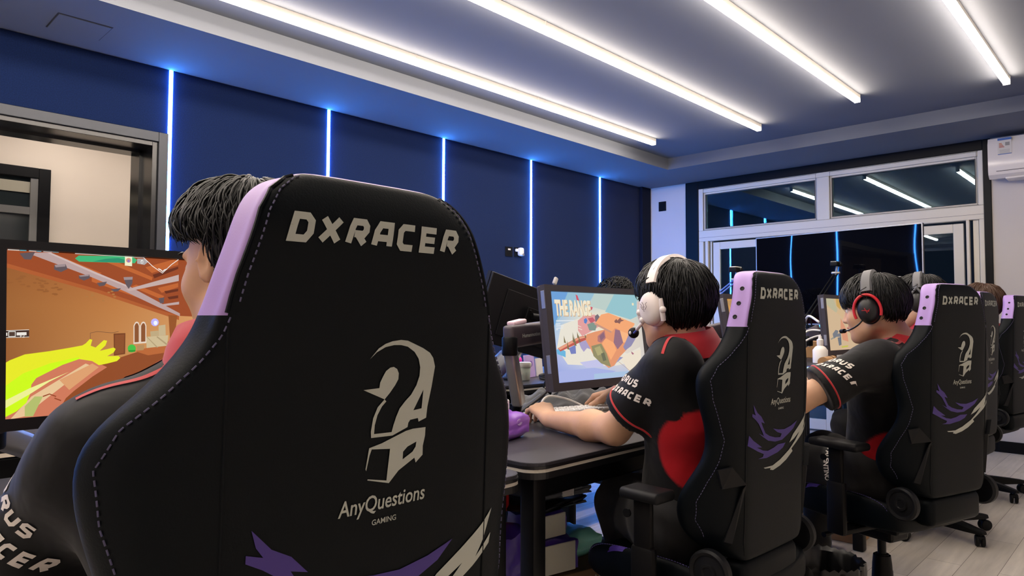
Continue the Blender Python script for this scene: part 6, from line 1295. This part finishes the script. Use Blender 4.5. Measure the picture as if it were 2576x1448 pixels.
        v, f = stroke_glyphs('AORUS', .115 * pz, .024 * pz, .0058 * pz, .004, .35); decal(jb, v, f, Mx @ T(-.01 + ps, .022 * pz, 0), mb=mb, off=.0012, dist=g.get('pdist', .185))
        v, f = stroke_glyphs('DXRACER', .15 * pz, .022 * pz, .0056 * pz, .004, .35); decal(jb, v, f, Mx @ T(.008 + ps, -.016 * pz, 0), mb=mb, off=.0012, dist=g.get('pdist', .185))
        child(mb.build('sleeve_lettering', M_JPRINT, jo))
    # red collar and shoulder trim
    col = MB(); cn = unit(nk - ch * .9 - pe * .1 + vec(0, 0, .0)) ; cn = unit(g.get('coldir', cn)); a = unit(rt - cn * (rt @ cn)); b = np.cross(cn, a); vs = []; fs = []; NC = 40
    hc = nk + cn * .014
    for i in range(NC):
        w_ = 2 * PI * i / NC; dv = a * math.cos(w_) * 1.04 + b * math.sin(w_) * .98
        for r_, z_ in ((.108, -.042), (.097, .0), (.083, .030), (.076, .031), (.078, -.01)): vs.append(hc + (dv * r_ + cn * z_) * s)
    for i in range(NC):
        for k in range(4): q0 = i * 5 + k; q1 = ((i + 1) % NC) * 5 + k; fs.append((q0, q1, q1 + 1, q0 + 1))
    col.add(vs, fs); child(col.build('collar', M_RED, jo, smooth=60))
    dn = MB()
    for sd in 'lr':
        sg = -1 if sd == 'l' else 1; sh = J['sh' + sd]
        o = nk + vec(0, 0, .25); ux = rt * sg; uy = tf
        Mx = Matrix([[ux[i], uy[i], np.cross(ux, uy)[i], o[i]] for i in range(3)] + [[0, 0, 0, 1]])
        if np.cross(ux, uy)[2] < 0: uy = uy; Mx = Matrix([[ux[i], uy[i], (0, 0, 1)[i], o[i]] for i in range(3)] + [[0, 0, 0, 1]])
        for pl in ([(.085, .012), (.15, .02), (.152, .05), (.095, .05)],):
            v, f = poly2d([pl]); decal(jb, v, f, Mx, mb=dn, off=.0012)
        for A, B in (((.07, -.035), (.10, -.03)), ((.10, -.03), (.108, -.012)), ((.105, -.02), (.215, -.012))):
            A = vec(*A); B = vec(*B); pn = vec(-(B - A)[1], (B - A)[0]); pn = pn / np.linalg.norm(pn) * .0042
            v, f = [tuple(A + pn), tuple(A - pn), tuple(B - pn), tuple(B + pn)], [(0, 1, 2, 3)]; decal(jb, v, f, Mx, mb=dn, off=.0012)
    if dn.v: child(dn.build('shoulder_trim', M_RED, jo))


    if g.get('legs', True):
        F = Field(np.minimum.reduce([J[k] for k in ('hpl', 'hpr', 'knl', 'knr', 'anl', 'anr')]) - .17, np.maximum.reduce([J[k] for k in ('hpl', 'hpr', 'knl', 'knr', 'anl', 'anr')]) + .17, .009)
        F.cone(J['hpl'] + vec(0, 0, .03), J['hpr'] + vec(0, 0, .03), .125, .125, .05)
        for sd in 'lr':
            hp, kn, an = J['hp' + sd], J['kn' + sd], J['an' + sd]; F.cone(hp, kn, .102, .078, .04); F.cone(kn, an + (kn - an) * .08, .075, .06, .03, clip=(an + (kn - an) * .06, unit(an - kn)))
        pm = F.mesh('trousers', M_PANT, lambda Q: .003 * np.sin(Q @ vec(40, 33, 52) + 2 * np.sin(Q @ vec(-21, 17, 9)))); pbv = bvh_of(pm); po = obj('trousers', pm, t); child(po); del F
        if 'legtext' in g:
            tx_, o_, ro_ = g['legtext']; v, f = font_mesh2d(tx_, .03, bold=.02, xs=.75); Mx = T(o_) @ RX(PI / 2) @ Matrix.Rotation(ro_, 4, 'Z'); q_ = decal(pbv, v, f, Mx, off=.0015); 
            if q_.v: child(q_.build('leg_lettering', M_JPRINT, po))
        for sd in 'lr':
            an = J['an' + sd]; b = MB(); vs_ = [(0.075, 0, 0), (.06, .033, 0), (-.03, .036, 0), (-.12, .044, 0), (-.185, .03, 0), (-.2, 0, 0)]
            lp = [(p[0], p[1]) for p in vs_] + [(p[0], -p[1]) for p in vs_[-2:0:-1]]
            b.prism(lp, -.005, .022); b.prism([(x * .96 - .003, y * .95) for x, y in lp], .022, .06); b.sphere((.01, 0, .07), (.06, .036, .05), 16)
            z0 = an[2] - .085; child(b.build('shoe', mat('dark shoe', lin((30, 30, 34)), .6), t, smooth=40, M=None)) if False else None
            so = b.build('shoe', mat('dark shoe', lin((30, 30, 34)), .6), t, smooth=40); so.data.transform(T(an[0], an[1], max(.006, z0))); child(so)
    hcfg = g['hair']; ho = hair('hair', c, R, s, t, hcfg.pop('m', M_HAIR), **hcfg); child(ho)
    return t, c, R, s, P

def headset(label, c, R, s, shell, band, pad, mic, accent=None, style='white', boom=True, w=.03):
    """over-ear headset on a head frame; mic boom on the wearer's left"""
    P = lambda x, y, z: Vector(c + R @ (vec(x, y, z) * s))
    t = thing('headset', label, 'headset', P(0, 0, 0)); inv = T(-P(0, 0, 0))
    R4 = Matrix([list(R[0]) + [0], list(R[1]) + [0], list(R[2]) + [0], [0, 0, 0, 1]])
    # headband: rounded strap over the crown
    def strap(r_in, th, ww, a0, a1, m, nm, par=None):
        mb = MB(); vs = []; fs = []; N = 40
        for i in range(N + 1):
            a = math.radians(a0 + (a1 - a0) * i / N); y, z = math.sin(a), math.cos(a)
            for dy, dr in ((-ww, .25), (-ww * .7, 1), (ww * .7, 1), (ww, .25), (ww * .7, 0), (-ww * .7, 0)):
                rr = r_in + th * dr; vs.append(P(-.012 + dy, y * rr * .86, .018 + z * rr * .965))
        for i in range(N):
            for k in range(6): q = i * 6 + k; q1 = i * 6 + (k + 1) % 6; fs.append((q, q1, q1 + 6, q + 6))
        fs.append(tuple(range(6))[::-1]); fs.append(tuple(N * 6 + k for k in range(6))); mb.add(vs, fs)
        o = mb.build(nm, m, par or t, smooth=50); o.data.transform(inv); return o
    strap(.121, .014, .021, -70, 70, band, 'headband'); strap(.114, .008, .017, -58, 58, pad, 'band_cushion')
    for y in (-1, 1):
        Cc = P(-.006, y * .092, -.012); Mx = T(Cc) @ R4 @ RX(-y * PI / 2)
        cup = MB(); S_ = s
        prof = [(.0, .034), (.018, .0335), (.031, .030), (.038, .023), (.041, .013), (.041, .004), (.037, .0)]
        cup.lathe([(r_ * S_, z_ * S_) for r_, z_ in prof[::-1]], 36, M=Mx @ Matrix.Diagonal((.92, 1.18, 1, 1)), caps=False)
        co = cup.build('ear_cup', shell, t, smooth=60); co.data.transform(inv)
        ep = MB(); ep.lathe([(r_ * S_, z_ * S_) for r_, z_ in ((.022, -.018), (.038, -.017), (.044, -.010), (.044, -.002), (.038, .002), (.022, .002))], 36, M=Mx @ Matrix.Diagonal((.92, 1.18, 1, 1)), caps=False)
        eo = ep.build('ear_cushion', pad, co, smooth=60); eo.data.transform(inv)
        yk = MB()
        if style == 'white':
            for a in (-1, 1): yk.tube([P(-.008 + a * .040, y * .104, -.050), P(-.008 + a * .043, y * .110, -.02), P(-.008 + a * .040, y * .110, .012)], [.007 * s, .008 * s, .006 * s], 10)
            for a in (-1, 1): yk.sphere((0, 0, 0), .010 * s, 12, M=T(P(-.012 + a * .043, y * .112, -.02)))
        elif style == 'red':
            N = 30; pts = [P(-.006 + math.sin(w_) * .047, y * .112, -.012 + math.cos(w_) * .060) for w_ in np.linspace(-2.0, 2.0, N)]; yk.tube(pts, .0055 * s, 8)
        else:
            yk.tube([P(-.03, y * .106, .03), P(-.012, y * .108, .062), P(-.012, y * .102, .08)], .006 * s, 8); yk.tube([P(.018, y * .106, .03), P(-.012, y * .108, .062)], .006 * s, 8)
        yo = yk.build('yoke', accent or shell, t, smooth=60); yo.data.transform(inv)
    wr = MB(); wr.tube(bez([P(-.02, .121, .075), P(.01, .125, .058), P(-.012, .122, .04)], 8), .0016 * s, 6); wo = wr.build('wire', M_BLACK, t, smooth=180); wo.data.transform(inv)
    if boom:
        pts = bez([P(.018, .108, -.045), P(.040, .108, -.062), P(.075, .090, -.074), P(.106, .062, -.074)], 8)
        bo = MB(); bo.tube(pts, .0032 * s, 8); bm_ = bo.build('mic_boom', mic[0], t, smooth=180); bm_.data.transform(inv)
        if mic[1] == 'foam':
            q = MB().sphere((0, 0, 0), .0165 * s, 18, M=T(pts[-1])); ring = MB().sphere((0, 0, 0), .006 * s, 10, M=T(pts[-1] - Vector(R[:, 0]) * .0 + Vector(R[:, 1]) * .013))
            r_ = ring.build('mic_light', mat('mic ring', lin((225, 222, 225)), .4), t, smooth=180); r_.data.transform(inv)
        else:
            dd = (pts[-1] - pts[-5]).normalized(); q = MB().tube([pts[-1] - dd * .010, pts[-1] + dd * .014], .0085 * s, 14)
        m_ = q.build('microphone', M_BLACKM, t, smooth=60); m_.data.transform(inv)
    return t, P
# ================================================================== WHO SITS WHERE
def pose(chest, pelvis, **k):
    p = np.array(pelvis, float); fk, fa, sp = k.pop('thigh', .40), k.pop('shin', .04), k.pop('spread', .08); d = dict(chest=tuple(chest), pelvis=tuple(pelvis))
    f = unit(k.pop('facing', (-1, 0, 0))); l = np.cross((0, 0, 1), f)
    for sd, q in (('l', 1), ('r', -1)):
        hp = p + l * q * .10 + vec(0, 0, -.01); kn = hp + f * fk + l * q * sp + vec(0, 0, .03); an = kn + f * fa + vec(0, 0, -kn[2] + .095)
        d['hp' + sd] = tuple(hp); d['kn' + sd] = tuple(kn); d['an' + sd] = tuple(an)
    d.update(k); return d
DN = (0, 0, 1)
# nearest player, seen from behind at the left
P1 = pose((3.85, .47, .88), (3.86, .46, .56), head=(3.735, .505, 1.268), yaw=20, pitch=-8, neck=(3.785, .475, 1.125), shl=(3.765, .30, 1.0), shr=(3.79, .66, 1.01), ell=(3.62, .235, .81), elr=(3.62, .76, .84), wrl=(3.33, .30, .815), wrr=(3.40, .66, .815),
    hl=((-.97, .2, -.1), (.0, 0, 1), 1), hr=((-1, -.05, -.1), (0, 0, 1), -1), outl=(.85, -.5, .3), pz=1.05, ps=-.035, pdist=.23, redc=-5, cuff=.97, pat=.50, ptilt=4, h=.0055, seed=2, s=1.0, hair=dict(n=4600, seed=11, back=140, side=76, front=72, puff=.022, w=.0017))
p1, c1, R1, s1, _ = person('person seated nearest in black jersey with red collar, mostly hidden by the largest chair', P1)
# player with the white headset
P2 = pose((3.76, 1.92, .90), (3.715, 1.94, .56), thigh=.23, shin=-.08, spread=-.07, head=(3.715, 1.865, 1.222), yaw=-9, pitch=-5, neck=(3.745, 1.890, 1.10), shl=(3.775, 1.755, 1.045), shr=(3.72, 2.10, 1.035), ell=(3.56, 1.775, .838), elr=(3.46, 2.30, .90), wrl=(3.215, 1.868, .822), wrr=(3.15, 2.385, .880),
    hl=((-.84, .46, .30), (.05, .0, 1), 1, (.5, .6, .5)), hr=((-.95, .02, -.28), (-.1, 0, 1), -1, (.5, .6, .5)), outl=(-.35, -.9, .3), pat=.42, ptilt=34, h=.0045, seed=1, s=1.04, hs=1.15, hair=dict(n=4600, seed=5, back=142, front=80, side=106, puff=.020, w=.0018))
p2, c2, R2, s2, _ = person('person in black and red jersey wearing a white headset, left forearm on the desk', P2)
M_HSW = mat('white headset plastic', lin((228, 218, 214)), .42, bump=(500, .08, 2, .0005)); M_HSB = mat('black headset plastic', lin((20, 20, 22)), .4); M_HSG = mat('grey headset band', lin((104, 104, 106)), .6); M_HSR = mat('red headset frame', lin((196, 34, 44)), .35)
M_MICB = mat('blue boom tip', lin((60, 70, 170)), .45)
hs, PH = headset('white over-ear headset with foam tipped microphone worn by the second player', c2, R2, s2, M_HSW, M_HSW, mat('pale headset cushion', lin((206, 190, 188)), .8), (M_MICB, 'foam'), M_HSW, 'white')
# small three headed scribble on the cup and a white boom sleeve
inv = T(-PH(0, 0, 0)); q = MB()
for pts in ([(.0, -.014), (.002, -.004), (.0, .006), (.006, .014)], [(-.004, -.008), (-.010, .0), (-.006, .008), (-.012, .012)], [(.004, -.008), (.010, .0), (.008, .006), (.013, .010)], [(-.004, .0), (.006, .0)]):
    q.tube([inv @ PH(-.006 + a, .1345, -.008 + b) for a, b in pts], .0011, 5)
q.build('cup_mark', mat('grey mark', lin((150, 138, 136)), .5), hs)
MB().tube([inv @ p for p in bez([PH(.018, .110, -.045), PH(.034, .110, -.057), PH(.055, .102, -.067)], 6)], .0052 * s2, 8).sphere(inv @ PH(.018, .116, -.043), .010, 12).build('boom_sleeve', M_HSW, hs, smooth=60)
# player with the red and black headset
P3 = pose((4.0, 3.01, .90), (3.955, 3.06, .56), facing=(-.96, .28, 0), head=(3.965, 2.955, 1.225), yaw=2, pitch=-9, neck=(4.045, 3.02, 1.08), shl=(4.02, 2.785, 1.025), shr=(4.0, 3.18, 1.02), ell=(3.80, 2.60, .875), elr=(3.85, 3.34, .93), wrl=(3.78, 2.86, .945), wrr=(3.62, 3.42, .93),
    hl=((-.50, .84, .05), (0, 0, 1), 1, (.25, .4, .4)), hr=((-.98, .1, -.1), (0, 0, 1), -1, (.3, .5, .4)), outl=(-.35, -.95, .3), pat=.46, ptilt=22, h=.0045, seed=4, s=1.02, redc=.12, legtext=('VALENTINO', (3.80, 2.5, .60), -1.45), hair=dict(n=4400, seed=8, back=128, front=86, side=92, puff=.017, w=.0017, fringe=.12))
p3, c3, R3, s3, _ = person('person in profile in black and red jersey wearing a red and black headset', P3)
hs3, PH3 = headset('red and black over-ear headset with thin boom microphone worn in profile', c3, R3, s3, M_HSB, M_HSG, M_HSB, (M_HSB, 'stick'), M_HSR, 'red')
inv = T(-PH3(0, 0, 0)); q = MB()
for pts in ([(-.012, -.004), (.0, .0), (.014, .002)], [(-.004, -.010), (.004, .010)], [(-.014, .004), (-.006, -.006)]): q.tube([inv @ PH3(-.006 + a, .1345, -.012 + b) for a, b in pts], .0011, 5)
q.build('cup_mark', M_HSR, hs3)
# fourth player
P4 = pose((3.86, 4.38, .90), (3.83, 4.44, .56), facing=(-1, 0, 0), head=(3.812, 4.30, 1.285), yaw=4, pitch=-6, neck=(3.86, 4.32, 1.13), shl=(3.86, 4.15, 1.06), shr=(3.84, 4.52, 1.06), ell=(3.68, 4.06, .97), elr=(3.62, 4.66, .96), wrl=(3.50, 4.22, .955), wrr=(3.40, 4.62, .945),
    hl=((-.9, .4, -.08), (0, 0, 1), 1, (.4, .5, .4)), hr=((-1, .1, -.1), (0, 0, 1), -1), outl=(-.1, -1, .25), h=.0055, hj=.009, print=False, seed=6, s=1.08, hair=dict(n=2600, seed=18, back=130, front=78, puff=.017, w=.0022))
p4, c4, R4, s4, _ = person('person with black headset, head showing behind the red and black headset player', P4)
headset('black over-ear headset with grey band worn by the fourth player', c4, R4, s4, M_HSB, M_HSG, M_HSB, (M_HSB, 'stick'), M_HSG, 'plain')
# fifth player, only the hair shows above the chairs
P5 = pose((3.86, 5.60, .86), (3.86, 5.62, .55), facing=(-.94, .34, 0), head=(3.875, 5.60, 1.285), yaw=0, pitch=-8, neck=(3.90, 5.60, 1.12), shl=(3.86, 5.40, 1.02), shr=(3.83, 5.76, 1.02), ell=(3.72, 5.36, .97), elr=(3.68, 5.86, .97), wrl=(3.5, 5.45, .945), wrr=(3.45, 5.8, .945),
    hl=((-1, .1, -.1), (0, 0, 1), 1), hr=((-1, -.1, -.1), (0, 0, 1), -1), outl=(0, -1, 0), h=.007, hj=.010, print=False, seed=7, s=1.05, hair=dict(m=M_HAIRB, n=2200, seed=28, back=140, front=80, side=110, puff=.02, w=.0026))
person('person with brown hair at the far right, head showing between two chairs', P5)
# opposite player: curly hair above the middle monitor
P6 = pose((1.42, 4.62, .88), (1.36, 4.64, .55), facing=(1, 0, 0), head=(1.50, 4.70, 1.36), yaw=176, pitch=-5, neck=(1.46, 4.68, 1.18), shl=(1.46, 4.86, 1.05), shr=(1.46, 4.44, 1.05), ell=(1.62, 4.96, .93), elr=(1.62, 4.34, .93), wrl=(1.86, 4.86, .90), wrr=(1.86, 4.46, .90),
    hl=((1, -.1, -.1), (0, 0, 1), 1), hr=((1, .1, -.1), (0, 0, 1), -1), outl=(0, 1, 0), h=.008, hj=.011, print=False, seed=9, s=1.06, hair=dict(n=1800, seed=38, back=128, front=80, puff=.034, w=.0045, curl=.017))
p6, c6, R6, s6, _ = person('person with curly black hair on the far row, top of head above the middle monitor', P6)
headset('grey banded headset worn by the curly haired person', c6, R6, s6, M_HSB, M_HSG, M_HSB, (M_HSB, 'stick'), M_HSG, 'plain', False)

# ================================================================== CAMERA, WORLD, LIGHT
cam = bpy.data.cameras.new('camera'); co = bpy.data.objects.new('camera', cam); COL.objects.link(co); SC.camera = co
cam.sensor_fit = 'HORIZONTAL'; cam.sensor_width = 36.0; cam.lens = 1733.26 / 2576 * 36.0; cam.clip_start = .02; cam.clip_end = 100
yw, pi_, ro = [math.radians(a) for a in (43.8211, 2.5077, .2033)]
fwv = Vector((-math.sin(yw) * math.cos(pi_), math.cos(yw) * math.cos(pi_), math.sin(pi_))); rv = Vector((math.cos(yw), math.sin(yw), 0)); uv = rv.cross(fwv)
r2 = rv * math.cos(ro) + uv * math.sin(ro); u2 = -rv * math.sin(ro) + uv * math.cos(ro)
co.matrix_world = Matrix(((r2.x, u2.x, -fwv.x, 4.8206), (r2.y, u2.y, -fwv.y, 0), (r2.z, u2.z, -fwv.z, 1.18), (0, 0, 0, 1)))
wd = bpy.data.worlds.new('night'); SC.world = wd; wd.use_nodes = True
wd.node_tree.nodes['Background'].inputs['Color'].default_value = (.006, .009, .016, 1); wd.node_tree.nodes['Background'].inputs['Strength'].default_value = 1.0
SC.view_settings.view_transform = 'Standard'; SC.view_settings.look = 'None'; SC.view_settings.exposure = 0.0; SC.view_settings.gamma = 1.0; SC.view_settings.use_curve_mapping = False
